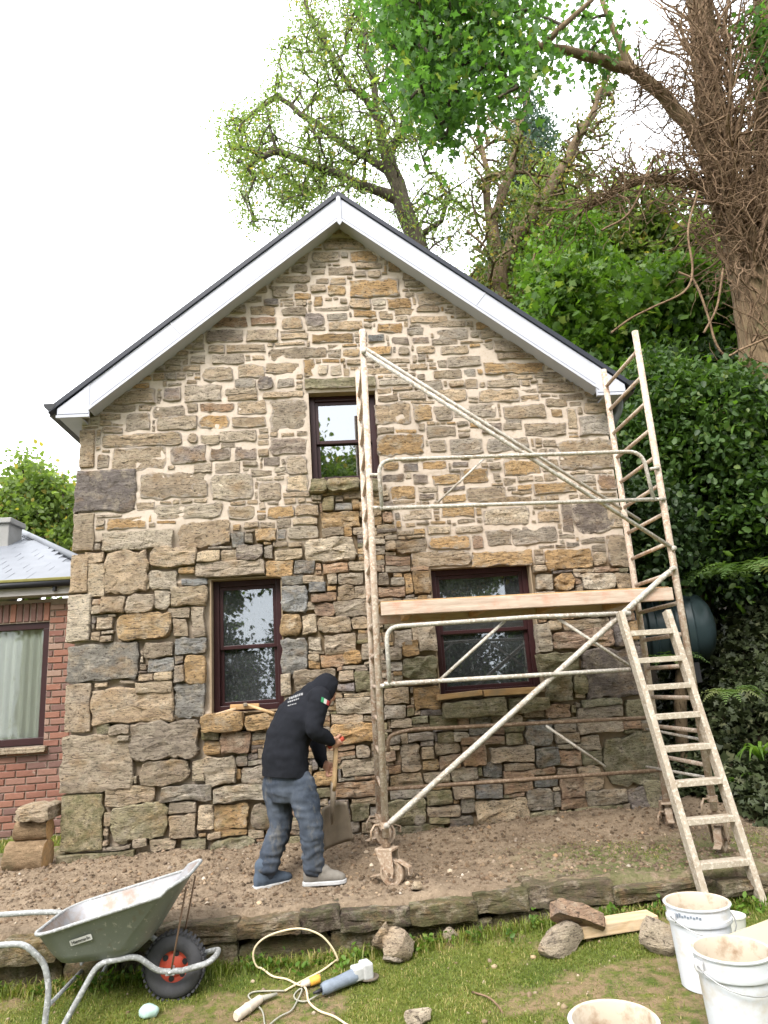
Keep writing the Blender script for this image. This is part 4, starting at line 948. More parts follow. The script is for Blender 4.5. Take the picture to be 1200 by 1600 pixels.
# ------------------------------------------------------------------ trees and shrubs
def in_poly(P, x, y):
    c = False; n = len(P); j = n-1
    for i in range(n):
        if (P[i][1] > y) != (P[j][1] > y) and x < (P[j][0]-P[i][0])*(y-P[i][1])/(P[j][1]-P[i][1])+P[i][0]: c = not c
        j = i
    return c
def sample_poly(P, n, Y0, Y1, rnd, clump=0.):
    xs = [p[0] for p in P]; ys = [p[1] for p in P]; out = []; g = 0
    while len(out) < n and g < n*60:
        g += 1; x = rnd.uniform(min(xs), max(xs)); y = rnd.uniform(min(ys), max(ys))
        if not in_poly(P, x, y): continue
        if clump and nz(x/70., y/70., Y0) < clump-.35 + .0*rnd.random(): continue
        out.append(U(x, y, rnd.uniform(Y0, Y1)))
    return np.array(out)
def skeleton(limbs, attr, step=.35, rnd=random, wob=.06, pathw=.25):
    pos = []; par = []; plen = []
    def add(p, q): pos.append(np.asarray(p, float)); par.append(q); plen.append(0. if q < 0 else plen[q]+np.linalg.norm(pos[-1]-pos[q])); return len(pos)-1
    for li, L in enumerate(limbs):
        L = [np.asarray(p, float) for p in L]
        if li == 0: cur = add(L[0], -1)
        else:
            A = np.array(pos); cur = int(np.argmin(((A-L[0])**2).sum(1)))
        for p in L[1:]:
            a = pos[cur].copy(); d = np.linalg.norm(p-a); k = max(1, int(d/step))
            for i in range(1, k+1):
                q = a+(p-a)*i/k + (np.array([rnd.gauss(0, 1) for _ in range(3)])*wob*.35*min(1, d) if i < k else 0); cur = add(q, cur)
    nl = len(pos)
    if len(attr):
        A0 = np.array(pos); dist = np.array([np.sqrt(((A0-a)**2).sum(1)).min() for a in attr]); order = np.argsort(dist)
        tips = []
        for oi in order:
            a = attr[oi]; A = np.array(pos); d = np.sqrt(((A-a)**2).sum(1)); cost = d + pathw*np.array(plen)*.25 + .35*np.maximum(0, A[:, 2]-a[2])
            cur = int(np.argmin(cost)); s = pos[cur].copy(); D = np.linalg.norm(a-s); k = max(2, int(D/step)+1)
            up = np.array([0, 0, .12*D]); w = np.array([rnd.gauss(0, 1) for _ in range(3)])*wob*D
            for i in range(1, k+1):
                t = i/k; q = s+(a-s)*t + (up+w)*4*t*(1-t)*.5 + np.array([rnd.gauss(0, 1) for _ in range(3)])*wob*.25*D*(t < 1); cur = add(q, cur)
            tips.append(cur)
    return np.array(pos), np.array(par), nl
def radii(pos, par, tip, ex=.46, trunk=None):
    n = len(pos); cnt = np.zeros(n); child = np.zeros(n, int)
    for i in range(n):
        if par[i] >= 0: child[par[i]] += 1
    for i in range(n-1, -1, -1):
        if child[i] == 0: cnt[i] = 1
        if par[i] >= 0: cnt[par[i]] += cnt[i]
    r = tip*np.maximum(cnt, 1)**ex
    if trunk: r *= trunk/r[0]*1.0 if trunk else 1; r = np.maximum(r, tip*.8)
    return r
def frustums(A, B, ra, rb, n=6):
    d = B-A; L = np.linalg.norm(d, axis=1, keepdims=True); d = d/np.maximum(L, 1e-6)
    ref = np.where(np.abs(d[:, 2:3]) < .9, np.array([[0, 0, 1.]]), np.array([[1., 0, 0]])); x = np.cross(d, ref); x /= np.linalg.norm(x, axis=1, keepdims=True); y = np.cross(d, x)
    a = np.arange(n)*2*math.pi/n; c, s = np.cos(a), np.sin(a)
    ring = x[:, None, :]*c[None, :, None] + y[:, None, :]*s[None, :, None]
    V = np.concatenate([A[:, None]+ring*ra[:, None, None], (B+d*rb[:, None]*.3)[:, None]+ring*rb[:, None, None]], 1)
    j = np.arange(n); f = np.stack([j, (j+1) % n, n+(j+1) % n, n+j], -1)
    F = (np.arange(len(A))*2*n)[:, None, None]+f[None]
    return V.reshape(-1, 3), F.reshape(-1, 4)
def wood_mesh(name, pos, par, r, n=6, sel=None):
    idx = np.array([i for i in range(len(pos)) if par[i] >= 0 and (sel is None or sel[i])])
    V, F = frustums(pos[par[idx]], pos[idx], np.minimum(r[par[idx]], r[idx]*1.6), r[idx], n)
    me = np_mesh(name, V, F); me.shade_smooth(); return me
LEAF = {
 'lance': ([(0, 0, 0), (.45, .20, .05), (1, 0, -.04), (.45, -.20, .05)], [(0, 1, 2), (0, 2, 3)]),
 'ovate': ([(0, 0, 0), (.3, .30, .06), (.7, .26, .04), (1, 0, -.06), (.7, -.26, .04), (.3, -.30, .06)], [(0, 1, 2), (0, 2, 3), (0, 3, 4), (0, 4, 5)]),
 'palm': ([(0, 0, 0), (.05, .36, .03), (.30, .22, .03), (.45, .52, -.03), (.58, .24, .02), (1, 0, -.06), (.58, -.24, .02), (.45, -.52, -.03), (.30, -.22, .03), (.05, -.36, .03)],
          [(0, 1, 2), (0, 2, 3), (0, 3, 4), (0, 4, 5), (0, 5, 6), (0, 6, 7), (0, 7, 8), (0, 8, 9)]),
 'needle': ([(0, .02, 0), (1, 0, 0), (0, -.02, 0)], [(0, 1, 2)]),
}
def leaves(name, C, per, spread, size, shape, mat, parent, rng, droop=.3, up=.55, kind=None):
    """leaf-sized faces scattered round the points C"""
    n = len(C)*per; c = np.repeat(C, per, 0)
    g = rng.normal(0, 1, (n, 3))*np.array([1, 1, .75]); rad = np.abs(rng.normal(0, 1, (n, 1)))**.6
    p = c + g/np.maximum(np.linalg.norm(g, axis=1, keepdims=True), 1e-6)*rad*spread
    d = rng.normal(0, 1, (n, 3)); d[:, 2] -= droop; d /= np.linalg.norm(d, axis=1, keepdims=True)
    nn = rng.normal(0, 1, (n, 3)); nn[:, 2] += up*2; s = np.cross(nn, d); s /= np.maximum(np.linalg.norm(s, axis=1, keepdims=True), 1e-6); nn = np.cross(d, s)
    T, Fs = LEAF[shape]; T = np.array(T); sz = size*rng.uniform(.6, 1.3, (n, 1, 1))
    V = p[:, None] + sz*(T[None, :, 0:1]*d[:, None] + T[None, :, 1:2]*s[:, None] + T[None, :, 2:3]*nn[:, None])
    F = (np.arange(n)*len(T))[:, None, None] + np.array(Fs)[None]
    ct = np.repeat(rng.uniform(0, 1, len(C)), per); t = np.clip(.55*ct + .45*rng.uniform(0, 1, n), 0, 1)
    t = np.where(rng.uniform(0, 1, n) < .06, 1., t*.97)
    me = np_mesh(name, V.reshape(-1, 3), F.reshape(-1, 3), {'tone': ('FLOAT', np.repeat(t, len(T)))})
    me.materials.append(mat); o = link(name, me, None, parent)
    if kind: o['kind'] = kind
    return o
def tree(name, label, cat, limbs, attr, bark, leafmat, per, spread, size, shape, tip=.008, trunk=.2, group=None, rnd=random, step=.35, wob=.06, droop=.3, leaf_pts=None, extra=None):
    pos, par, nl = skeleton(limbs, attr, step, rnd, wob); r = radii(pos, par, tip, .46, trunk)
    root = empty(name, tuple(pos[0]), label, cat, group)
    # main stem and limbs as parts of their own
    me = wood_mesh('trunk', pos, par, r, 10, np.arange(len(pos)) < nl); me.materials.append(bark); link('trunk', me, None, root)
    me = wood_mesh('branches', pos, par, r, 5, np.arange(len(pos)) >= nl); me.materials.append(bark); o = link('branches', me, None, root); o['kind'] = 'stuff'
    if per: leaves('crown', attr if leaf_pts is None else leaf_pts, per, spread, size, shape, leafmat, root, RNG, droop)
    return root
def PX(pts, Y): return [U(x, y, Y) if not isinstance(Y, (list, tuple)) else U(x, y, Y[i]) for i, (x, y) in enumerate(pts)]
def base_of(p): return np.array([p[0], p[1], ground_z(p[0], p[1])-.1])

# --- ash tree behind the ridge
r1 = random.Random(11); YA = 9.
poly = [(430, -60), (470, 20), (445, 60), (425, 110), (405, 165), (345, 178), (350, 230), (372, 290), (385, 340), (402, 378), (440, 352), (500, 312), (535, 296), (600, 330), (700, 400), (735, 335), (745, 250), (700, 190), (740, 110), (760, 40), (760, -60)]
at = sample_poly(poly, 950, YA-1.7, YA+1.5, r1, .02)
at = np.concatenate([at, sample_poly([(346, 180), (350, 232), (372, 292), (390, 355), (440, 345), (525, 296), (490, 230), (430, 190)], 80, YA-1.4, YA+1., r1)])
tr0 = U(668, 480, YA)
limbs = [[base_of(tr0)+np.array([.3, 0, 0]), tr0] + PX([(650, 372), (626, 312), (605, 240), (588, 180), (584, 130), (570, 60), (560, -40)], YA),
         PX([(626, 312), (560, 288), (500, 262), (430, 236), (385, 262)], [YA, YA-.2, YA-.4, YA-.6, YA-.8]), PX([(612, 265), (545, 232), (492, 190), (432, 150), (380, 190)], [YA, YA+.3, YA+.5, YA+.6, YA+.6]),
         PX([(605, 240), (640, 190), (665, 130), (690, 60)], [YA, YA+.2, YA+.5, YA+.8]), PX([(640, 345), (700, 300), (735, 278), (760, 270)], [YA, YA-.4, YA-.6, YA-.7]), PX([(588, 180), (530, 110), (490, 40), (470, -30)], [YA, YA-.3, YA-.6, YA-.8]),
         PX([(650, 372), (690, 345), (700, 310), (680, 270)], [YA, YA-.5, YA-.7, YA-.8])]
ash = tree('ash_tree', 'tall ash with airy pale green crown rising behind the cottage ridge', 'tree', limbs, at, M['bark_ash'], M['leaf_ash'], 36, .38, .115, 'lance', .0068, .24, None, r1, .4, .08)
# --- ivy-clad forked tree
r2 = random.Random(12); YI = 7.8
poly = [(728, 500), (722, 400), (735, 300), (738, 190), (790, 140), (830, 220), (860, 260), (905, 170), (955, 100), (965, 190), (930, 300), (900, 380), (880, 450), (850, 520)]
at = sample_poly(poly, 330, YI-1., YI+1.2, r2)
tb = U(790, 500, YI)
limbs = [[base_of(tb), tb] + PX([(777, 430), (768, 340), (757, 250), (745, 172), (738, 120)], YI), PX([(782, 440), (800, 385), (838, 328), (880, 262), (915, 195), (945, 130), (975, 60)], [YI, YI, YI-.2, YI-.3, YI-.4, YI-.5, YI-.5]),
         PX([(768, 340), (800, 270), (812, 200), (835, 120)], [YI, YI+.3, YI+.4, YI+.5]), PX([(757, 250), (725, 200), (715, 150)], [YI, YI-.2, YI-.3])]
lowp = np.array([a for a in at if a[2] < U(800, 330, YI)[2] or r2.random() < .55])
tree('ivy_clad_tree', 'forked tree with brown ivy-wrapped stems right of the ash, behind the roof slope', 'tree', limbs, at, M['bark_ivy'], M['leaf_ivytree'], 44, .26, .085, 'ovate', .0075, .26, None, r2, .3, .10, leaf_pts=lowp)
# --- slender tree
r3 = random.Random(13); YS = 7.
poly = [(815, 470), (820, 400), (850, 340), (900, 310), (940, 330), (930, 400), (880, 440), (850, 500)]
at = sample_poly(poly, 80, YS-.6, YS+.8, r3); tb = U(832, 520, YS)
tree('slender_tree', 'slender pale-barked young tree beside the ivy-clad fork', 'tree', [[base_of(tb), tb]+PX([(829, 430), (846, 365), (880, 322), (925, 305)], YS)], at, M['bark_big'], M['leaf_shrub'], 40, .28, .11, 'ovate', .007, .09, None, r3, .3, .08)
# --- conifer far behind
r4 = random.Random(14); YC = 15.
poly = [(818, 130), (850, 190), (870, 260), (885, 330), (890, 420), (770, 430), (785, 330), (795, 250), (805, 180)]
at = sample_poly(poly, 190, YC-1.3, YC+1.3, r4); tb = U(825, 460, YC)
tree('conifer', 'bluish conifer showing between the stems of the forked tree', 'tree', [[base_of(tb), tb, U(820, 110, YC)]], at, M['bark_ash'], M['leaf_conifer'], 70, .45, .20, 'lance', .008, .22, None, r4, .5, .05)
# --- tree at far left behind the brick house
r5 = random.Random(15); YL = 13.
poly = [(-70, 760), (-40, 735), (0, 722), (38, 714), (62, 735), (84, 748), (100, 765), (112, 775), (120, 850), (105, 905), (0, 930), (-80, 920)]
at = sample_poly(poly, 330, YL-2., YL+1.6, r5, .1); tb = U(45, 1000, YL)
left_tree = tree('leafy_tree', 'round leafy green tree behind the brick house chimney', 'tree', [[base_of(tb), tb, U(50, 900, YL), U(45, 800, YL)], [U(50, 900, YL), U(0, 820, YL-.5)], [U(50, 880, YL), U(90, 810, YL+.4)]], at, M['bark_ash'], M['leaf_ash'], 90, .42, .15, 'ovate', .009, .24, None, r5, .5, .08)

# --- big tree with the dead ivy
r6 = random.Random(16); YB_ = 2.2
tb = U(1200, 660, YB_)
main = PX([(1187, 540), (1175, 460), (1158, 380), (1135, 310), (1118, 225), (1106, 120), (1092, 0), (1085, -90)], YB_)
sec = PX([(1170, 430), (1188, 340), (1196, 220), (1192, 100), (1186, -60)], [YB_, YB_+.1, YB_+.2, YB_+.3, YB_+.3])
br = PX([(1135, 310), (1090, 215), (1040, 152), (985, 108), (910, 86), (846, 74), (770, 48), (690, 60)], [YB_, YB_-.1, YB_-.2, YB_-.3, YB_-.5, YB_-.7, YB_-.8, YB_-.9])
br2 = PX([(985, 108), (960, 50), (930, -30)], [YB_-.3, YB_-.3, YB_-.4]); br3 = PX([(846, 74), (880, 40), (925, 0), (950, -50)], [YB_-.7, YB_-.9, YB_-1., YB_-1.1])
br4 = PX([(1135, 300), (1080, 285), (1010, 280), (960, 300), (915, 330)], [YB_, YB_-.1, YB_-.2, YB_-.1, YB_])
syc_poly = [(585, -40), (600, 40), (612, 110), (640, 150), (655, 200), (690, 225), (722, 180), (735, 130), (765, 165), (800, 150), (845, 120), (862, 70), (848, 20), (830, -40)]
sat = sample_poly(syc_poly, 125, YB_-1.9, YB_-.5, r6)
sat2 = sample_poly([(905, -20), (935, 40), (960, 95), (930, 100), (905, 60)], 8, YB_-.6, YB_-.1, r6)
sat3 = sample_poly([(1130, 90), (1200, 20), (1200, 150), (1160, 140)], 10, YB_-.6, YB_-.1, r6)
attr = np.concatenate([sat, sat2, sat3])
pos, par, nl = skeleton([[base_of(tb), tb]+main, sec, br, br2, br3, br4], attr, .25, r6, .05)
rr = radii(pos, par, .006, .40, .30)
big = empty('ivy_strangled_tree', tuple(pos[0]), 'big tree tangled in dead brown ivy stems at the right edge', 'tree')
# girth of the trunk and the main limbs
def near(L, p):
    L = [np.asarray(q) for q in L]; best = (9., 0.)
    for i in range(len(L)-1):
        d = L[i+1]-L[i]; t = min(1, max(0, float((p-L[i]) @ d/(d @ d)))); e = float(np.linalg.norm(L[i]+d*t-p))
        if e < best[0]: best = (e, (i+t)/(len(L)-1))
    return best
for i in range(nl):
    c = [(near([base_of(tb), tb]+main, pos[i]), .30, .17), (near(sec, pos[i]), .17, .10), (near(br, pos[i]), .125, .03), (near(br2, pos[i]), .06, .03), (near(br3, pos[i]), .05, .02), (near(br4, pos[i]), .07, .02)]
    (e, t), ra_, rb_ = min(c, key=lambda q: q[0][0]); rr[i] = ra_+(rb_-ra_)*t
for i in range(nl, len(pos)): rr[i] = min(rr[i], .02)
me = wood_mesh('trunk', pos, par, rr, 14, np.arange(len(pos)) < nl); me.materials.append(M['bark_big']); link('trunk', me, None, big)
me = wood_mesh('branches', pos, par, rr, 5, np.arange(len(pos)) >= nl); me.materials.append(M['bark_ash']); link('branches', me, None, big)['kind'] = 'stuff'
leaves('crown', attr, 50, .40, .105, 'palm', M['leaf_sycamore'], big, RNG, .7, .5)
# dead ivy: wandering stems that climb, fork and hang
A_, B_, R_a, R_b = [], [], [], []
def vine(p, d, steps, seg, r, curl, rnd, grav=0., fork=.0):
    p = np.array(p, float); d = np.array(d, float); d /= np.linalg.norm(d)
    for i in range(steps):
        d = d + np.array([rnd.gauss(0, 1) for _ in range(3)])*curl; d[2] -= grav; d /= np.linalg.norm(d)
        q = p+d*seg; r2_ = r*(1-.7*(i+1)/steps); r1_ = r*(1-.7*i/steps)
        A_.append(p); B_.append(q); R_a.append(r1_); R_b.append(r2_)
        if fork and rnd.random() < fork and steps-i > 3:
            vine(q, d+np.array([rnd.gauss(0, 1) for _ in range(3)])*.9, (steps-i)//2+1, seg*.85, r1_*.7, curl, rnd, grav, 0.)
        p = q
stemline = [np.array(p) for p in main[1:]]; secl = [np.array(p) for p in sec]; brl = [np.array(p) for p in br[:4]]; b4 = [np.array(p) for p in br4]
def along(L, t): k = t*(len(L)-1); i = min(int(k), len(L)-2); return L[i]+(L[i+1]-L[i])*(k-i)
for k in range(200):                                              # thick stems pressed to the trunk
    L = r6.choice([stemline, stemline, secl]); t = r6.uniform(.0, .75); c = along(L, t); a = r6.uniform(0, 6.28); rad = .30 if L is stemline else .17
    p = c+np.array([math.cos(a)*rad, -abs(math.sin(a))*rad, 0]); dd = along(L, min(1, t+.12))-c
    vine(p, dd+np.array([r6.gauss(0, .3), -.05, 0]), 16, .12, r6.uniform(.012, .03), .16, r6, -.02, .12)
for k in range(950):                                             # twiggy sprays
    L = r6.choice([stemline, stemline, stemline, secl, secl, brl, b4]); t = r6.uniform(.08, 1.) if L is stemline else r6.uniform(0, 1); c = along(L, t); a = r6.uniform(0, 6.28)
    rad = {id(stemline): .26, id(secl): .15, id(brl): .07, id(b4): .05}[id(L)]
    out = np.array([math.cos(a), -abs(math.sin(a)) if r6.random() < .7 else math.sin(a), r6.uniform(-.5, .6)])
    lenk = r6.choice([6, 9, 12, 16]); vine(c+out*rad*.8, out+np.array([-.35, 0, .05]), lenk, .09, r6.uniform(.006, .014), .34, r6, .02, .18)
for pts in ([(1060, 425), (1085, 440), (1105, 490), (1118, 535), (1135, 556), (1160, 545), (1200, 528)], [(1090, 300), (1075, 360), (1082, 420), (1070, 455), (1020, 480), (985, 498), (955, 520)], [(1130, 420), (1120, 480), (1100, 520)], [(1020, 250), (985, 330), (940, 360)]):
    P = bez(PX(pts, YB_-.5), 6)
    for i in range(len(P)-1): A_.append(np.array(P[i])); B_.append(np.array(P[i+1])); R_a.append(.016); R_b.append(.016)
for k in range(36):
    c = np.array(tb)+(np.array(main[1])-np.array(tb))*r6.random(); a = r6.uniform(3.3, 6.1); vine(c+np.array([math.cos(a)*.29, math.sin(a)*.29, 0]), [r6.gauss(0, .3), -.15, 1.], 12, .10, r6.uniform(.006, .02), .22, r6, 0., .2)
V, F = frustums(np.array(A_), np.array(B_), np.array(R_a), np.array(R_b), 5)
me = np_mesh('dead_ivy', V, F); me.shade_smooth(); me.materials.append(M['dead_ivy']); link('dead_ivy', me, None, big)['kind'] = 'stuff'

# --- shrubs on the bank
def shrub(label, poly, n, Y0, Y1, per, spread, size, shape, mat, seed, base, cat='shrub', name='shrub', clump=0.):
    rn = random.Random(seed); at = sample_poly(poly, n, Y0, Y1, rn, .18); bp = np.array([base[0], base[1], ground_z(base[0], base[1])-.1])
    c = at.mean(0); root_ = tree(name, label, cat, [[bp, bp+(c-bp)*.5+np.array([.1, 0, .2]), c], [bp+(c-bp)*.4, c+np.array([.6, .2, .3])], [bp+(c-bp)*.4, c+np.array([-.6, .1, .2])]], at, M['bark_ivy'], mat, per, spread, size, shape, 
                .007, .07, 'shrubs on the bank', rn, .4, .09)
    sel = np.array([p for p in at if nz(p[0]*1.3, p[1]*1.3, p[2]*1.3+seed) > .12])
    if len(sel): leaves('sprays', sel, max(6, per//9), spread*1.2, size*1.5, 'lance' if shape == 'ovate' else 'ovate', M['leaf_shrub'], root_, RNG, .5, .3)
    return root_
shrub('bright green broad-leaved shrub above the right roof slope', [(850, 490), (845, 420), (880, 400), (930, 430), (980, 425), (1020, 470), (1010, 560), (985, 590), (950, 580)], 230, 4.2, 5.8, 62, .30, .15, 'palm', M['leaf_shrub'], 31, (4.6, 5.2))
shrub('leafy green sapling crown under the dead ivy branches', [(1000, 440), (1060, 420), (1130, 440), (1180, 480), (1200, 560), (1140, 620), (1050, 610), (1000, 560)], 210, 3.4, 5.0, 60, .30, .15, 'palm', M['leaf_shrub'], 32, (6.2, 4.2))
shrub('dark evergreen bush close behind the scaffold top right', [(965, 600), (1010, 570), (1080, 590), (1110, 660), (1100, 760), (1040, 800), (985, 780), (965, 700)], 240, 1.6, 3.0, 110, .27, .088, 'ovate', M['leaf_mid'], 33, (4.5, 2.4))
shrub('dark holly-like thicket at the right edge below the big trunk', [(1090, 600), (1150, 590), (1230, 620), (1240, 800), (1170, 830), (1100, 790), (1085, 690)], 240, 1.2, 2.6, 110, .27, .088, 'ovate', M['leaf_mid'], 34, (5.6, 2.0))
shrub('low dark laurel between cottage corner and oil tank', [(985, 760), (1050, 780), (1060, 880), (1040, 930), (1000, 930), (990, 850)], 150, 1.0, 2.4, 100, .23, .085, 'ovate', M['leaf_dark_shaded'], 35, (3.5, 1.6))
shrub('dense dark shrub above the oil tank and ferns', [(1050, 790), (1120, 780), (1230, 800), (1240, 900), (1150, 920), (1070, 900)], 200, 1.6, 2.8, 100, .25, .085, 'ovate', M['leaf_dark_shaded'], 36, (4.9, 2.3))
shrub('green hazel-like bush at the back of the bank beyond the roof', [(800, 470), (850, 400), (930, 400), (1000, 450), (990, 520), (900, 520)], 180, 7.5, 9.5, 70, .42, .17, 'ovate', M['leaf_shrub'], 37, (6., 9.))
shrub('shadowy evergreen wall of leaves behind the oil tank', [(960, 560), (1100, 560), (1240, 600), (1240, 960), (1100, 960), (990, 900), (970, 700)], 420, 3.2, 4.4, 110, .38, .115, 'ovate', M['leaf_dark_shaded'], 38, (5.6, 3.6))

# --- copies of whole trees: wooded hillside behind, and the garden trees the window panes mirror
def copy_tree(root, loc, rz, sc, label, group):
    c = root.copy(); COL.objects.link(c); c.location = loc; c.rotation_euler = (0, 0, rz); c.scale = (sc, sc, sc); c['label'] = label; c['group'] = group
    for ch in root.children:
        q = ch.copy(); COL.objects.link(q); q.parent = c
    return c
for (x, y, rz, s, lb) in ((9.5, 13, 1., 1.35, 'tall woodland tree high on the bank right of the conifer'), (13, 9, 2.2, 1.3, 'woodland tree filling the gap behind the dead ivy'),
                          (7, 18, 4., 1.5, 'woodland tree deep behind the hazel-like bush'),
                          (12.5, 1., .3, 1.45, 'woodland tree just outside the right edge, standing over the bank'), (11, -4, 5.1, 1.4, 'woodland tree beyond the right edge nearer the lawn')):
    copy_tree(left_tree, (x, y, ground_z(x, y)-.3), rz, s, lb, 'woodland trees on the bank')
for i, (x, y, rz, s) in enumerate(((-7.5, -19, .5, 1.5), (-2.5, -21, 2.5, 1.7), (2.2, -18.5, 4.2, 1.45), (6.5, -20, 5.5, 1.6), (-12.5, -18, 3.3, 1.5), (12, -19, 1.4, 1.5))):
    copy_tree(left_tree, (x, y, ground_z(x, y)-1.2), rz, s, 'garden tree behind the viewpoint, seen mirrored in the cottage window panes', 'trees mirrored in the windows')
hedge = [o for o in COL.objects if o.get('label', '').startswith('shadowy evergreen wall')][0]
for (x, y, rz, s) in ((-9, -15.5, 2.6, 1.25), (-5, -16.5, 3.2, 1.35), (-1.2, -16, 3.9, 1.3), (2.8, -16.5, 2.9, 1.35), (6.8, -15.5, 3.5, 1.3), (10.5, -15, 3.0, 1.3)):
    copy_tree(hedge, (x, y, ground_z(x, y)-1.5), rz, s, 'dark hedge behind the viewpoint, seen mirrored in the lower window panes', 'hedge mirrored in the windows')
# ------------------------------------------------------------------ the man digging
def ell_loft(mb, secs, n=20):
    """secs: (centre, axis_u, axis_v) ellipses, lofted with closed ends"""
    V_ = []
    for (c, u, v) in secs:
        for j in range(n):
            a = 2*math.pi*j/n; V_.append(Vector(c)+Vector(u)*math.cos(a)+Vector(v)*math.sin(a))
    k = len(secs)
    F_ = [(i*n+j, i*n+(j+1) % n, (i+1)*n+(j+1) % n, (i+1)*n+j) for i in range(k-1) for j in range(n)]
    F_ += [tuple(range(n-1, -1, -1)), tuple((k-1)*n+j for j in range(n))]
    mb.add(V_, F_)
def limb(mb, pts, rs, n=14):
    """round limb with domed ends"""
    pts = [Vector(p) for p in pts]; P = bez(pts, 4); R_ = []
    for i in range(len(P)): t = i/4; k = min(int(t), len(rs)-2); R_.append(rs[k]+(rs[k+1]-rs[k])*(t-k))
    a = (P[0]-P[1]).normalized(); b = (P[-1]-P[-2]).normalized()
    P = [P[0]+a*R_[0]*.85, P[0]+a*R_[0]*.5]+P+[P[-1]+b*R_[-1]*.5, P[-1]+b*R_[-1]*.85]; R_ = [R_[0]*.4, R_[0]*.85]+R_+[R_[-1]*.85, R_[-1]*.4]
    mb.tube(P, R_, n)
def blob(mb, c, rx, ry, rz, Mx=None, n=16, k=10):
    V_ = []; c = Vector(c)
    for i in range(1, k):
        t = math.pi*i/k
        for j in range(n):
            a = 2*math.pi*j/n; p = Vector((rx*math.sin(t)*math.cos(a), ry*math.sin(t)*math.sin(a), rz*math.cos(t))); V_.append((Mx @ p if Mx else p)+c)
    V_ += [(Mx @ Vector((0, 0, rz)) if Mx else Vector((0, 0, rz)))+c, (Mx @ Vector((0, 0, -rz)) if Mx else Vector((0, 0, -rz)))+c]
    F_ = [(i*n+j, (i+1)*n+j, (i+1)*n+(j+1) % n, i*n+(j+1) % n) for i in range(k-2) for j in range(n)]
    T = len(V_)-2; F_ += [(T, j, (j+1) % n) for j in range(n)] + [(T+1, (k-2)*n+(j+1) % n, (k-2)*n+j) for j in range(n)]
    mb.add(V_, F_)
def melt(mb, name, voxel, smooth_it, disp=None):
    """union of overlapping closed shells into one skin"""
    me = mb.mesh(name); bm = bmesh.new(); bm.from_mesh(me); bmesh.ops.recalc_face_normals(bm, faces=bm.faces); bm.to_mesh(me); bm.free()
    o = bpy.data.objects.new('tmp', me); COL.objects.link(o)
    r = o.modifiers.new('r', 'REMESH'); r.mode = 'VOXEL'; r.voxel_size = voxel
    s_ = o.modifiers.new('s', 'SMOOTH'); s_.factor = .5; s_.iterations = smooth_it
    dg = bpy.context.evaluated_depsgraph_get(); out = bpy.data.meshes.new_from_object(o.evaluated_get(dg)); out.name = name
    bpy.data.objects.remove(o)
    if disp:
        n = len(out.vertices); co = np.zeros(n*3); no = np.zeros(n*3); out.vertices.foreach_get('co', co); out.vertices.foreach_get('normal', no)
        co = co.reshape(-1, 3); no = no.reshape(-1, 3); d = np.array([disp(*p) for p in co]); co += no*d[:, None]; out.vertices.foreach_set('co', co.ravel()); out.update()
    out.shade_smooth(); return out
fa = math.radians(33); Fd = Vector((math.cos(fa), math.sin(fa), 0)); Ld = Vector((-math.sin(fa), math.cos(fa), 0)); Zd = Vector((0, 0, 1))
def J(x, y, Y): return Vector(U(x, y, Y))
zb = bed_z(-.6, -1.)
spine = [(J(449, 1228, -.98), .190, .152), (J(446, 1206, -.98), .200, .150), (J(445, 1182, -.98), .203, .152), (J(450, 1153, -.97), .198, .152), (J(465, 1121, -.95), .210, .150), (J(483, 1098, -.93), .190, .115), (J(495, 1086, -.915), .095, .082)]
def torso(mb, g=0.):
    secs = []
    for i, (c, w, d) in enumerate(spine):
        t = (spine[min(i+1, 6)][0]-spine[max(i-1, 0)][0]).normalized(); u = (Ld-t*Ld.dot(t)).normalized(); v = t.cross(u).normalized(); secs.append((c, u*(w+g), v*(d+g)))
    ell_loft(mb, secs, 24)
shR = J(500, 1090, -1.10); elR = J(491, 1141, -1.17); wrR = J(517, 1158, -1.06); haR = J(526, 1160, -1.02)
shL = J(482, 1091, -.78); elL = J(492, 1150, -.68); wrL = J(505, 1193, -.86); haL = J(519, 1202, -.94)
hipR = J(470, 1218, -1.06); knR = J(487, 1296, -1.13); anR = J(490, 1356, -1.10)
hipL = J(431, 1216, -.90); knL = J(439, 1290, -.93); anL = J(416, 1359, -1.00)
hc = J(507, 1078, -.90); fdir = (Fd*.8 - Zd*.55).normalized(); hup = (Zd*.85+Fd*.5).normalized(); hup = (hup-fdir*hup.dot(fdir)).normalized(); hs_ = fdir.cross(hup)
HM = Matrix((hs_, fdir, hup)).transposed()
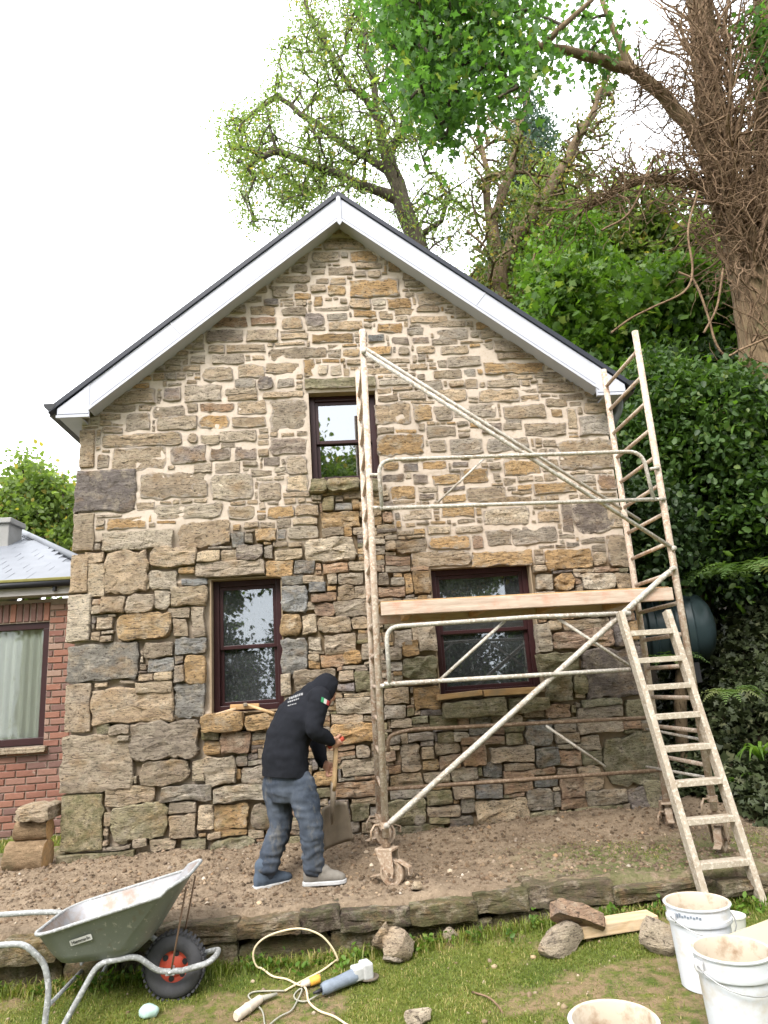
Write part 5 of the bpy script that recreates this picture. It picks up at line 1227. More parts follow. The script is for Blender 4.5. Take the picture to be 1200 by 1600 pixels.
# shovel line first, so the hands can close on it
sh_top = J(525, 1160, -1.02); sh_foot = J(520, 1285, -.90); sd_ = (sh_foot-sh_top).normalized()
bar_ax = (J(537, 1153, -1.03)-J(515, 1166, -1.01)).normalized()
def grip(mb, c, ax, wrist, rb):
    ax = ax.normalized(); pd = (wrist-c); pd = (pd-ax*pd.dot(ax)).normalized(); sd2 = ax.cross(pd)
    kn = c+pd*(rb+.018)
    t = (kn-wrist).normalized(); u = (ax-t*ax.dot(t)).normalized(); v = t.cross(u)
    ell_loft(mb, [(wrist, u*.028, v*.023), (wrist+(kn-wrist)*.45, u*.038, v*.020), (kn-t*.012, u*.043, v*.018), (kn+t*.006, u*.040, v*.013)], 14)
    for i, end in enumerate((222, 246, 240, 205)):
        off = ax*((1.5-i)*.0205); P = []
        for k in range(6):
            a = math.radians(18+(end-18)*k/5); P.append(c+off+(pd*math.cos(a)+sd2*math.sin(a))*(rb+.010+.004*(k == 0)))
        mb.tube(P, [.0105, .0102, .0098, .009, .0085, .007], 8)
    P = [kn+ax*.036-t*.02, c+ax*.046+(pd*.5-sd2*.86)*(rb+.016), c+ax*.040+(-pd*.2-sd2*.98)*(rb+.012), c+ax*.030+(-pd*.85-sd2*.5)*(rb+.010)]
    mb.tube(bez(P, 3), [.0125, .0122, .012, .0118, .0114, .011, .0105, .0098, .009, .0078], 8)
body = MB()
torso(body, -.045)
limb(body, [spine[5][0], spine[6][0], hc-fdir*.02], [.07, .062, .06])
blob(body, hc, .073, .092, .112, HM); blob(body, hc+fdir*.055-hup*.055, .05, .042, .05, HM)
blob(body, hc+fdir*.098-hup*.012, .014, .020, .026, HM)                                        # nose
blob(body, hc+fdir*.088-hup*.058, .024, .012, .009, HM)                                        # mouth
for s_ in (-1, 1): blob(body, hc+hs_*s_*.074-hup*.005, .012, .022, .032, HM); blob(body, hc+fdir*.082+hs_*s_*.031+hup*.012, .013, .010, .009, HM)
for a, b_, c_, h_ in ((shR, elR, wrR, haR), (shL, elL, wrL, haL)): limb(body, [a, b_, c_], [.052, .042, .029])
grip(body, haR, bar_ax, wrR, .017); grip(body, haL, sd_, wrL, .019)
for a, b_, c_ in ((hipR, knR, anR), (hipL, knL, anL)): limb(body, [spine[0][0], a+(b_-a)*.3, b_, c_], [.07, .065, .055, .045])
bm_ = melt(body, 'person', .0058, 2); bm_.materials.append(M['skin'])
man = link('person', bm_, None)
tag(man, 'man in black hooded top and dusty jeans stooping to dig with a shovel', 'person')
# hoodie
hd = MB(); torso(hd, .006)
for a, b_, c_ in ((shR, elR, wrR), (shL, elL, wrL)): limb(hd, [a+(spine[5][0]-a)*.35, a, a+(b_-a)*.5, b_, b_+(c_-b_)*.55, c_], [.085, .082, .072, .062, .056, .043])
blob(hd, hc-fdir*.004+hup*.004, .099, .112, .135, HM); limb(hd, [spine[5][0]-Zd*.02, spine[6][0]-Fd*.02, hc-fdir*.03-hup*.05], [.13, .11, .095])
def hood_fold(x, y, z):
    t = (z-spine[1][0].z)
    return .007*fbm(x, y, z, 9., 3) + .006*(1-abs(nz(x*4+z*9, y*4, z*5)))*0.6 + .004*nz(x*10, y*10, z*26) - .004
hm = melt(hd, 'hoodie', .0095, 5, hood_fold)
bmh = bmesh.new(); bmh.from_mesh(hm)
dl = [v for v in bmh.verts if (v.co-hc).length < .19 and (v.co-hc).dot(fdir) > .052 and abs((v.co-hc).dot(hs_)) < .085 and (v.co-hc).dot(hup) > -.10]
bmesh.ops.delete(bmh, geom=dl, context='VERTS'); hem_z = spine[1][0].z-.075
bmesh.ops.bisect_plane(bmh, geom=bmh.verts[:]+bmh.edges[:]+bmh.faces[:], plane_co=spine[1][0]-Zd*.035, plane_no=(-Zd*1.-Fd*.12).normalized(), clear_outer=True)
bmh.to_mesh(hm); bmh.free(); hm.materials.append(M['hoodie_black']); hm.shade_smooth()
hood = link('hoodie', hm, None, man); so = hood.modifiers.new('cloth', 'SOLIDIFY'); so.thickness = .005; so.offset = -1
# jeans
jn = MB()
ell_loft(jn, [(spine[1][0]+Zd*.05, Ld*.160, Fd*.118), (spine[1][0]-Zd*.01, Ld*.170, Fd*.130), (spine[0][0]-Zd*.02, Ld*.183, Fd*.148), (spine[0][0]-Zd*.10, Ld*.14, Fd*.11)], 24)
limb(jn, [hipR-Zd*.03, hipR+(knR-hipR)*.5, knR, knR+(anR-knR)*.5, anR], [.105, .100, .083, .080, .076])
limb(jn, [hipL-Zd*.04, hipL+(knL-hipL)*.5, knL, knL+(anL-knL)*.5, anL], [.105, .098, .082, .080, .076])
def jean_fold(x, y, z):
    low = smooth(.50, .12, z-zb)
    return .006*fbm(x, y, z, 10., 3) + low*.008*math.sin(z*120+7*nz(x, y, z, 8.)+x*22+y*15)*(.35+.9*nz(x, y, z, 12.)) + .007*(1-2*abs(nz(x*6+z*4, y*6, z*17))) - .003
jm = melt(jn, 'jeans', .0085, 4, jean_fold); jm.materials.append(M['jeans']); link('jeans', jm, None, man)
# boots
def boot(an, toe, mat, seed):
    an, toe = Vector(an), Vector(toe); d = (toe-an); d.z = 0; L = d.length; d.normalize(); s_ = Vector((-d.y, d.x, 0)); g = bed_z(an.x, an.y)-.005
    def c(t, z): return Vector((an.x, an.y, g+z))+d*t
    mb = MB()
    ell_loft(mb, [(c(-.085, .05), s_*.012, Zd*.03), (c(-.075, .055), s_*.034, Zd*.05), (c(-.03, .062), s_*.042, Zd*.060), (c(.04, .058), s_*.045, Zd*.055), (c(.10, .048), s_*.049, Zd*.045), (c(.155, .042), s_*.047, Zd*.037), (c(.19, .036), s_*.034, Zd*.028), (c(.205, .034), s_*.012, Zd*.014)], 18)
    limb(mb, [c(-.02, .05), c(-.022, .10), c(-.02, .15)], [.050, .053, .055]); blob(mb, c(.045, .085), .045, .06, .045, Matrix.Rotation(math.atan2(d.y, d.x)-math.pi/2, 3, 'Z'))
    me = melt(mb, 'boot', .008, 3, lambda x, y, z: .002*nz(x, y, z, 40.)); me.materials.append(mat); b_ = link('boot', me, None, man)
    so_ = MB(); out = []
    for t, w in ((-.092, .018), (-.08, .040), (-.03, .046), (.04, .047), (.11, .053), (.165, .049), (.20, .032), (.212, .012)): out.append((t, w))
    poly_ = [c(t, 0)+s_*w for t, w in out]+[c(t, 0)-s_*w for t, w in reversed(out)]
    so_.prism(poly_, (0, 0, .026)); so_.build('sole', M['grinder_grey'], b_, False, .005)
    lc = MB()
    for k in range(4): p = c(.03+.022*k, .108-.012*k); lc.tube([p-s_*.022, p+s_*.022+d*.012], .0035, 5)
    lc.build('laces', M['rusty_rod'], b_)['kind'] = 'stuff'
boot(anR+Vector((.012, 0, 0)), anR+Vector((.22, -.01, 0)), M['boot_grey'], 1); boot(anL+Vector((-.008, 0, 0)), anL+Vector((.16, .10, 0)), M['boot_blue'], 2)
# print on the back and flag badge on the sleeve, laid on the cloth
from mathutils.bvhtree import BVHTree
hb = BVHTree.FromPolygons([v.co for v in hm.vertices], [tuple(p.vertices) for p in hm.polygons])
def on_cloth(bvh, x, y, lift=.004):
    d = Vector(CF + CR*((x-600)/FPX) + CU*((800-y)/FPX)).normalized(); h = bvh.ray_cast(Vector(CAM), d)
    return (h[0]+h[1]*lift*(1 if h[1].dot(d) < 0 else -1)) if h[0] else None
def cloth_quad(bvh, corners, name, mat, parent, k=4, lift=.0045):
    a, b_, c_, d = corners; V_ = []
    for i in range(k+1):
        for j in range(k+1):
            s_, t = i/k, j/k; x = (a[0]*(1-s_)+b_[0]*s_)*(1-t)+(d[0]*(1-s_)+c_[0]*s_)*t; y = (a[1]*(1-s_)+b_[1]*s_)*(1-t)+(d[1]*(1-s_)+c_[1]*s_)*t
            p = on_cloth(bvh, x, y, lift)
            if p is None: return None
            V_.append(p)
    m_ = MB(); m_.add(V_, [(i*(k+1)+j, (i+1)*(k+1)+j, (i+1)*(k+1)+j+1, i*(k+1)+j+1) for i in range(k) for j in range(k)])
    return m_.build(name, mat, parent, True)
R8 = random.Random(8)
for row, (x0, x1, y0, y1) in enumerate(((452, 474, 1094, 1086), (450, 468, 1099, 1093), (450, 465, 1104, 1100))):
    x = x0
    while x < x1-1:
        w = R8.uniform(1.6, 3.4); t = (x-x0)/(x1-x0); yy = y0+(y1-y0)*t; hh = (3.6, 2.4, 1.6)[row]
        cloth_quad(hb, [(x, yy-hh), (min(x+w, x1), yy-hh-.6), (min(x+w, x1), yy-.6), (x, yy)], 'back_print', M['print_white'], hood, 2); x += w+.7
for k, mt in enumerate(('flag_green', 'flag_white', 'flag_red')):
    x = 502.5+4.0*k; y = 1089+2.2*k
    cloth_quad(hb, [(x, y), (x+4.0, y+2.2), (x+2.6, y+9.4), (x-1.4, y+7.2)], 'flag_badge', M[mt], hood, 3)
# ------------------------------------------------------------------ shovel
shovel = empty('shovel', tuple(sh_foot), 'wooden-handled square-mouth shovel with worn muddy blade held by the man', 'shovel')
m = MB(); m.tube([sh_top+sd_*.02, sh_top+sd_*.3, J(521, 1235, -.945)], [.016, .0185, .0175], 12); m.build('shaft', M['handle_wood'], shovel, True)
m = MB(); m.tube([haR-bar_ax*.07, haR+bar_ax*.062], .0165, 12); m.tube([sh_top-sd_*.004, sh_top+sd_*.03], .019, 10); m.build('grip', M['wheel_red'], shovel, True)
soc0, soc1 = J(521, 1222, -.955), J(519, 1288, -.885)
m = MB(); m.tube([soc0, soc0+(soc1-soc0)*.5, soc1], [.021, .019, .010], 12); m.build('socket', M['steel_dirty'], shovel, True)
c0, c1, c2, c3 = J(502, 1263, -.905), J(541, 1252, -.885), J(552, 1312, -.80), J(507, 1328, -.81)
nrm = (c1-c0).cross(c3-c0).normalized();
if nrm.y < 0: nrm = -nrm
V_ = []; k = 10
for i in range(k+1):
    for j in range(k+1):
        s_, t = i/k, j/k; p = (c0*(1-s_)+c1*s_)*(1-t)+(c3*(1-s_)+c2*s_)*t; q = (2*s_-1)
        p = p + nrm*(.028*(1-q*q)) + (c3-c0).normalized()*(.012*(1-q*q)*t) - nrm*.02*abs(q)**6
        V_.append(p)
m = MB(); m.add(V_, [(i*(k+1)+j, (i+1)*(k+1)+j, (i+1)*(k+1)+j+1, i*(k+1)+j+1) for i in range(k) for j in range(k)])
bl = m.build('blade', M['steel_dirty'], shovel, True); so = bl.modifiers.new('gauge', 'SOLIDIFY'); so.thickness = .0035
def G_(x, y):
    z = -.3
    for _ in range(8): q = Uz(x, y, z); z = lawn_z(q[0], q[1])
    return np.array([q[0], q[1], z])
# ------------------------------------------------------------------ wheelbarrow
YM = -1.87
barrow = empty('wheelbarrow', (-1.5, YM, -.38), 'grey-green steel wheelbarrow with red-hubbed wheel parked before the kerb', 'wheelbarrow')
def rrect(x0, x1, hy, r, n=6):
    out = []
    for (cx_, cy_, a0) in ((x1-r, hy-r, 0), (x0+r, hy-r, 90), (x0+r, -hy+r, 180), (x1-r, -hy+r, 270)):
        for k in range(n+1): a = math.radians(a0+90*k/n); out.append((cx_+r*math.cos(a), cy_+r*math.sin(a)))
    return out
rings = []
for (x0, x1, hy, r, zb_, zf_) in ((-1.78, -1.42, .13, .10, -.082, -.078), (-1.81, -1.38, .19, .12, -.078, -.070), (-1.84, -1.31, .225, .13, -.035, -.01), (-1.90, -1.10, .285, .13, .083, .255), (-1.905, -1.088, .290, .13, .086, .262)):
    L = rrect(x0, x1, hy, r); rings.append([(x, YM+y*(1-.10*smooth(-1.5, -1.0, x)), zb_+(zf_-zb_)*((x-x0)/(x1-x0))+(.045*smooth(-1.35, -1.05, x)*(abs(y) < hy-.0) if zf_ > .1 else 0)) for x, y in L])
n = len(rings[0]); V_ = [p for r in rings for p in r]
F_ = [(i*n+j, i*n+(j+1) % n, (i+1)*n+(j+1) % n, (i+1)*n+j) for i in range(4) for j in range(n)] + [tuple(range(n-1, -1, -1))]
g = G('barrow_paint'); c_ = g.mix(g.noise(6., 6., .6), (.155, .17, .155), (.24, .255, .235)); c_ = g.mix(g.ramp(g.noise(38., 6., .65), [(.60, 0.), (.66, .75)]), c_, (.42, .41, .37)); c_ = g.mix(g.ramp(g.noise(13., 6., .7), [(.58, 0.), (.7, .6)]), c_, (.17, .12, .075)); M['barrow_paint'] = g.done(c_, .45, .15, g.bump(g.noise(20., 4.), .2, .004), .45)
g = G('barrow_inside'); c_ = g.mix(g.noise(5., 6., .65), (.20, .20, .21), (.32, .32, .33)); c_ = g.mix(g.ramp(g.noise(7., 7., .7), [(.46, 0.), (.64, .8)]), c_, (.19, .125, .085)); M['barrow_inside'] = g.done(c_, .5, .35, g.bump(g.noise(30., 4.), .3, .003), .4)
me = bpy.data.meshes.new('tray'); me.from_pydata(V_, [], F_); me.update()
bmx = bmesh.new(); bmx.from_mesh(me); bmesh.ops.recalc_face_normals(bmx, faces=bmx.faces)
if sum(f.normal.dot(f.calc_center_median()-Vector((-1.5, YM, .2))) for f in bmx.faces) < 0: bmesh.ops.reverse_faces(bmx, faces=bmx.faces)
bmx.to_mesh(me); bmx.free(); me.materials.append(M['barrow_paint']); me.materials.append(M['barrow_inside']); me.shade_smooth()
tray_bvh = BVHTree.FromPolygons([v.co for v in me.vertices], [tuple(p.vertices) for p in me.polygons])
tray = link('tray', me, None, barrow); so = tray.modifiers.new('gauge', 'SOLIDIFY'); so.thickness = .004; so.offset = -1; so.material_offset = 1; so.material_offset_rim = 0
m = MB(); rp = rings[-1]; m.tube(rp+[rp[0], rp[1]], .0095, 8, False); m.build('rolled_rim', M['barrow_steel'], tray, True)
def side(s_):
    f = lambda x, z, y: Vector((x, YM+s_*y, z))
    pts = [f(-2.62, .075, .29), f(-2.12, .07, .285), f(-1.93, .062, .265), f(-1.83, -.05, .235), f(-1.80, -.17, .24), f(-1.815, -.385, .25), f(-1.74, -.385, .25), f(-1.565, -.085, .20), f(-1.37, -.078, .16), f(-1.27, -.185, .10), f(-1.14, -.19, .10)]
    return pts
for s_ in (-1, 1):
    m = MB(); m.tube(fillet(side(s_), .05, 4), .0155, 10); m.build('frame_tube', M['barrow_steel'], barrow, True)
    m = MB(); m.tube([side(s_)[0]+Vector((-.02, 0, 0)), side(s_)[0]+Vector((.13, 0, -.002))], .019, 10); m.build('grip', M['black_plastic'], barrow, True)
    m = MB(); m.tube([Vector((-1.115, YM+s_*.12, .235)), Vector((-1.20, YM+s_*.105, -.19))], .0055, 6); m.build('stay_rod', M['rusty_rod'], barrow, True)
    m = MB(); m.box((-1.205, YM+s_*.10, -.192), (.05, .022, .03)); m.build('axle_bracket', M['barrow_steel'], barrow, False, .003)
m = MB(); m.tube(fillet([Vector((-1.14, YM-.10, -.19)), Vector((-1.0, YM-.10, -.165)), Vector((-.965, YM-.05, -.15)), Vector((-.965, YM+.05, -.15)), Vector((-1.0, YM+.10, -.165)), Vector((-1.14, YM+.10, -.19))], .04, 4), .0155, 10); m.build('bumper', M['barrow_steel'], barrow, True)
m = MB(); m.tube([Vector((-1.80, YM-.24, -.25)), Vector((-1.80, YM+.24, -.25))], .011, 8); m.build('cross_brace', M['barrow_steel'], barrow, True)
wc = Vector((-1.205, YM, -.19)); wr = .170
m = MB(); tp = [(wr-.05+.05*math.cos(a)*1.0, .044*math.sin(a)) for a in np.linspace(-2.5, 2.5, 16)]; m.lathe(tp, wc, 44, (0, 1, 0))
for k in range(36):                                                     # tread lugs
    a = 2*math.pi*k/36; c0_ = wc+Vector((math.cos(a), 0, math.sin(a)))*(wr-.001); m.box(c0_, (.010, .07, .016), Matrix.Rotation(-a, 3, 'Y'))
wh = m.build('wheel', M['tyre_rubber'], barrow, False, 0, auto=45)
m = MB(); m.lathe([(.100, -.03), (.090, -.034), (.084, -.02), (.06, -.012), (.035, -.028), (.0, -.03)], wc, 30, (0, 1, 0)); m.lathe([(.100, .03), (.090, .034), (.084, .02), (.06, .012), (.035, .028), (.0, .03)], wc, 30, (0, 1, 0)); m.build('hub', M['wheel_red'], wh, False, 0, auto=40)
for k in range(6):
    a = 2*math.pi*k/6+.3; m = MB(); m.lathe([(.0, 0), (.016, 0), (.016, .004), (0, .004)], wc+Vector((math.cos(a)*.064, -.0185, math.sin(a)*.064)), 10, (0, 1, 0)); m.build('hub_slot', M['black_plastic'], wh)
m = MB(); m.tube([wc-Vector((0, .125, 0)), wc+Vector((0, .125, 0))], .009, 8); m.build('axle', M['steel_bright'], wh, True)
# maker's sticker on the near side of the tray
def tray_pt(x, y, lift): return on_cloth(tray_bvh, x, y, lift)
st_c = (126.5, 1468.5); st_a = math.atan2(-11, 33)
def st_map(u, v): return (st_c[0]+u*math.cos(st_a)-v*math.sin(st_a), st_c[1]+u*math.sin(st_a)+v*math.cos(st_a))
V_ = [tray_pt(*st_map(0, 0), .002)]+[tray_pt(*st_map(18*max(-1, min(1, 1.25*math.cos(a))), 4.6*max(-1, min(1, 1.5*math.sin(a)))), .002) for a in np.linspace(0, 2*math.pi, 28, endpoint=False)]
if all(v is not None for v in V_):
    m = MB(); m.add(V_, [(0, i+1, (i+1) % 28+1) for i in range(28)]); sticker = m.build('sticker', M['flag_white'], tray)
    tc = bpy.data.curves.new('t', 'FONT'); tc.body = 'Haemmerlin'; tc.size = 7.2; tc.align_x = 'CENTER'; tc.align_y = 'CENTER'; tc.offset = .12
    to = bpy.data.objects.new('t', tc); COL.objects.link(to); tm = bpy.data.meshes.new_from_object(to.evaluated_get(bpy.context.evaluated_depsgraph_get())); bpy.data.objects.remove(to)
    wd = max(abs(v.co.x) for v in tm.vertices); ok = True
    for v in tm.vertices:
        p = tray_pt(*st_map(v.co.x*15/wd, -v.co.y), .0035)
        if p is None: ok = False
        else: v.co = p
    tm.materials.clear(); tm.materials.append(M['black_plastic'])
    if ok: link('lettering', tm, None, sticker)

# ------------------------------------------------------------------ buckets
def bucket(x, y, zr, h, r, label, hang=0., full=False, tiltv=(0, 0)):
    z0 = zr-h; root = empty('bucket', (x, y, z0), label, 'bucket', 'white plastic tubs on the lawn')
    rb = r*.83; e = .006
    prof = [(0., 0.), (rb-.01, 0.), (rb, .008), (r-.012, h-.085), (r-.002, h-.083), (r, h-.078), (r, h-.062), (r-.006, h-.060), (r-.004, h-.012), (r+.004, h-.008), (r+.006, h-.002), (r+.002, h+.002), (r-.010, h), (r-.013, h-.01), (r-.013-e, h-.06), (rb-e, .012), (0., .012)]
    Mx = Matrix.Rotation(tiltv[0], 3, 'X') @ Matrix.Rotation(tiltv[1], 3, 'Y'); ax = Mx @ Vector((0, 0, 1))
    m = MB(); m.lathe(prof[:12], (x, y, z0), 44, ax); b_ = m.build('pail', M['bucket_white'], root, False, 0, auto=35)
    m = MB(); m.lathe(prof[11:], (x, y, z0), 44, ax); m.build('lining', M['bucket_inside'], root, False, 0, auto=50)
    ha = hang
    for s_ in (0, math.pi):
        d = Vector((math.cos(ha+s_), math.sin(ha+s_), 0)); m = MB(); m.box(Vector((x, y, z0+h-.045))+d*(r+.004), (.012, .05, .045), Matrix.Rotation(ha+s_, 3, 'Z')); m.build('lug', M['bucket_white'], root, False, .004)
    pts = []
    for k in range(13):
        t = math.pi*k/12; d = Vector((math.cos(ha)*math.cos(t), math.sin(ha)*math.cos(t), 0)); s2 = Vector((math.sin(ha), -math.cos(ha), 0))
        pts.append(Vector((x, y, z0+h-.045-.075*math.sin(t)))+(d+s2*math.sin(t))*(r+.012))
    m = MB(); m.tube(pts, .0028, 6); m.build('wire_handle', M['steel_bright'], root, True)
    return root
def rim_at(x, y, h):
    z = .1
    for _ in range(8): q = Uz(x, y, z); z = lawn_z(q[0], q[1])+h
    return q[0], q[1], z
qA = rim_at(1088, 1408, .375); qB = rim_at(1142, 1482, .375); qC = rim_at(958, 1592, .375); qD = rim_at(1196, 1468, .30)
bA = bucket(*qA, .385, .158, 'white tub farther back, with printed rim band, beside the stone chunk', .25)
bB = bucket(*qB, .385, .160, 'white mortar-crusted tub nearest the right corner with hanging wire handle', .15)
bC = bucket(*qC, .385, .158, 'white tub cut off by the bottom edge, splashed inside', 1.2)
bD = bucket(*qD, .31, .140, 'white tub at the right edge under a cream board', .4)
m = MB(); R9 = random.Random(2)
for k in range(9):                                                     # lettering band on the far tub
    a = math.radians(206+k*5.2); p = Vector((qA[0]+math.cos(a)*.1565, qA[1]+math.sin(a)*.1565, qA[2]-.036+.004*(k % 2))); m.box(p, (.0012, .010, .010 if k > 1 else .018), Matrix.Rotation(a, 3, 'Z'))
m.build('printed_band', M['grinder_blue'], bA)
m = MB(); m.box((qD[0]+.05, qD[1]-.02, qD[2]+.014), (.42, .30, .012), Matrix.Rotation(.35, 3, 'Z') @ Matrix.Rotation(-.06, 3, 'Y')); tag(m.build('board', M['cream_board'], None, False, .002), 'thin cream board laid across the tub at the right edge', 'board')
tub = MB(); tub.lathe([(.0, 0), (.055, 0), (.075, .15), (.079, .152), (.079, .158), (.072, .155), (.052, .006), (0, .006)], (*(lambda q: (q[0], q[1], q[2]))(G_(1150, 1478)), ), 28); t_ = tub.build('plastic_tub', M['clear_tub'], None, False, 0, auto=40)
tag(t_, 'small cloudy plastic tub between the white tubs', 'tub')

# ------------------------------------------------------------------ loose stones, plank, rag
def rock(c, size, seed, tone, label, moss=.1, cat='stone', flat=1., rz=0.):
    R_ = random.Random(seed); bm = bmesh.new(); bmesh.ops.create_icosphere(bm, subdivisions=3, radius=1.)
    planes = []
    for _ in range(9):
        d = Vector((R_.gauss(0, 1), R_.gauss(0, 1), R_.gauss(0, 1)*flat)).normalized(); planes.append((d, R_.uniform(.48, .74)))
    for v in bm.verts:
        p = v.co.copy()
        for d, h in planes:
            q = p.dot(d)
            if q > h: p -= d*(q-h)
        p *= 1.08*(1+.05*noise.noise(p*3+Vector((seed, 0, 0)))); v.co = p
    Mz = Matrix.Rotation(rz, 3, 'Z')
    for v in bm.verts: p = Vector((v.co.x*size[0], v.co.y*size[1], v.co.z*size[2])); v.co = Mz @ p + Vector(c)
    V_ = [tuple(v.co) for v in bm.verts]; F_ = [tuple(v.index for v in f.verts) for f in bm.faces]; bm.free()
    o = link('stone' if label else 'pebble', stone_mesh([(V_, F_, tone, moss)]), None)
    return tag(o, label, cat, 'loose stones on the lawn') if label else o
def lz(p): return lawn_z(p[0], p[1])
p = G_(622, 1488); rock((p[0], -1.70, lawn_z(p[0], -1.7)+.075), (.135, .11, .105), 5, TONE['b'], 'squat brown sandstone lump against the middle of the kerb')
p = G_(597, 1478); rock((p[0]+.01, -1.67, lawn_z(p[0], -1.67)+.08), (.07, .07, .10), 6, TONE['b'], 'narrow brown stone leaning on the kerb beside the squat lump')
p = G_(618, 1503); rock((p[0], p[1], lz(p)+.02), (.07, .055, .035), 8, TONE['g'], 'small flat grey stone below the squat brown lump')
p = G_(880, 1495); rock((p[0], p[1]+.06, lz(p)+.07), (.15, .11, .095), 9, TONE['p'], 'pale rounded stone lying under the brown slab on the lawn')
V_, F_ = stone_geo(-.155, -.075, .155, .075, .045, .25, .10, .04, .012, seed=61); pc = Vector(G_(905, 1478)); Mr = Matrix.Rotation(.25, 3, 'Z') @ Matrix.Rotation(-.55, 3, 'X') @ Matrix.Rotation(.42, 3, 'Y')
V_ = [tuple(Mr @ Vector((p[0], p[2], -p[1]))+Vector((pc.x+.02, pc.y+.03, pc.z+.145))) for p in V_]
tag(link('stone', stone_mesh([(V_, F_+[tuple(range(len(V_)//5-1, -1, -1))], TONE['r'], .05)]), None), 'tilted brown slab resting on the pale stone and plank end', 'stone', 'loose stones on the lawn')
p = G_(1040, 1495); rock((p[0], p[1]+.06, lz(p)+.085), (.105, .085, .125), 14, TONE['p'], 'pale angular stone chunk beside the farther white tub')
p = G_(706, 1470); rock((p[0], p[1], lz(p)+.03), (.05, .04, .045), 15, TONE['p'], 'small white stone at the kerb foot right of the brown lumps')
p = G_(655, 1598); rock((p[0], p[1], lz(p)+.025), (.075, .05, .045), 16, TONE['p'], 'pale stone at the bottom edge of the picture', .0)
p = Uz(662, 1392, -.04); rock((p[0]-.04, p[1]+.02, bed_z(p[0], p[1])+.02), (.042, .035, .035), 17, TONE['p'], 'white stone chip on the soil by the scaffold castor')
m = MB(); a = Vector(G_(902, 1470)); b_ = Vector(G_(1022, 1446)); a.z += .055; b_.z += .04
m.beam(a, b_, .13, .065); tag(m.build('plank', M['plank_wood'], None, False, .006), 'short sawn timber plank lying on grass beside the brown slab', 'plank')
p = G_(232, 1590); m = MB(); blob(m, (p[0], p[1], lz(p)+.03), .055, .035, .035); o = m.build('rag', M['rag_teal'], None, True)
for v in o.data.vertices: v.co += Vector((nz(*v.co, 30.), nz(v.co.y, v.co.z, v.co.x, 30.), nz(v.co.z, v.co.x, v.co.y, 30.)))*.009
tag(o, 'crumpled pale turquoise rag on the grass under the wheelbarrow', 'rag')
p1 = G_(742, 1560); tw = bez([Vector((*G_(738, 1552)[:2], -.34)), Vector((*G_(765, 1566)[:2], -.33)), Vector((*G_(783, 1582)[:2], -.34)), Vector((*G_(792, 1598)[:2], -.37))], 4)
m = MB(); m.tube(tw, [.005]*len(tw), 6); tag(m.build('twig', M['dead_ivy'], None, True), 'bent dry twig on the lawn near the cut-off tub', 'twig')

# ------------------------------------------------------------------ grinder, plugs and cables
def Z_(x, y, dz=.012):
    x, y = 340+x/4.286, 1420+y/4.286; p = G_(x, y); return Vector((p[0], p[1], p[2]+dz))
def Zs(x, y):
    x, y = 340+x/4.286, 1420+y/4.286; p = U(x, y, -1.74); return Vector((p[0], p[1], max(p[2], -.34)))
def cable(pts, r, mat, label, name='cable'): P = bez(pts, 5); m = MB(); m.tube(P, r, 7); return tag(m.build(name, mat, None, True), label, 'cable', 'cables on the lawn')
cable([Z_(450, 567), Z_(560, 505), Z_(700, 430), Z_(790, 385, .03), Zs(805, 340), Zs(762, 252), Zs(682, 172), Zs(560, 133), Zs(430, 150), Zs(320, 192), Zs(255, 252), Zs(238, 320), Zs(262, 385), Z_(302, 442, .03), Z_(370, 468), Z_(460, 487), Z_(530, 522), Z_(590, 560, .02), Z_(612, 640), Z_(680, 700), Z_(780, 738), Z_(860, 790), Z_(930, 830)], .0058, M['cable_cream'], 'cream cable looped up against the kerb above the grinder')
cable([Z_(690, 606, .03), Z_(600, 634), Z_(535, 630), Z_(512, 600), Z_(540, 562), Z_(566, 570, .02), Z_(530, 640), Z_(492, 700), Z_(425, 735), Z_(365, 780), Z_(320, 830)], .0045, M['cable_grey'], 'grey-green flex running from the grinder past the yellow plug')
cable([Z_(450, 566), Z_(350, 568), Z_(245, 575), Z_(206, 602), Z_(240, 642), Z_(298, 700), Z_(314, 780), Z_(318, 830)], .0045, M['cable_grey'], 'grey flex curling round the white plug')
gr = empty('angle_grinder', tuple(Z_(860, 560)), 'dusty blue-grey angle grinder lying on the lawn', 'grinder')
ga, gb = Z_(700, 605, .045), Z_(930, 512, .05); gd = (gb-ga).normalized()
m = MB(); m.tube([ga, ga+gd*.02, ga+(gb-ga)*.45, gb-gd*.01, gb], [.026, .034, .032, .037, .036], 16); m.build('motor_body', M['grinder_blue'], gr, False, 0, auto=35)
m = MB(); gc = Z_(965, 495, .055); m.box(gc, (.11, .075, .07), Matrix.Rotation(math.atan2(gd.y, gd.x), 3, 'Z')); m.box(gc+gd*.03+Vector((0, 0, .0)), (.06, .09, .085), Matrix.Rotation(math.atan2(gd.y, gd.x), 3, 'Z')); m.build('gear_head', M['grinder_grey'], gr, False, .012, 3)
m = MB(); m.lathe([(.0, 0), (.058, 0), (.058, .006), (0, .006)], gc+gd*.045-Vector((0, 0, .045)), 24, (0, 0, 1)); m.build('disc', M['steel_dirty'], gr)
m = MB(); m.tube([ga-gd*.05, ga], [.007, .012], 8); m.build('cord_sleeve', M['black_plastic'], gr, True)
pa, pb, pt_ = Z_(122, 762, .026), Z_(285, 648, .03), Z_(400, 598, .02); pd_ = (pb-pa).normalized()
pl = empty('connector', tuple(pa), 'dirty white cable connector at the bottom edge left of the grinder', 'connector')
m = MB(); m.tube([pa, pa+pd_*.01, pa+(pb-pa)*.45, pa+(pb-pa)*.47, pa+(pb-pa)*.5, pb], [.02, .026, .026, .029, .026, .022], 14); m.build('plug_body', M['plug_white'], pl, False, 0, auto=30)
m = MB(); m.tube([pb, pb+(pt_-pb)*.5, pt_], [.017, .012, .007], 10); m.build('cable_boot', M['cable_grey'], pl, True)
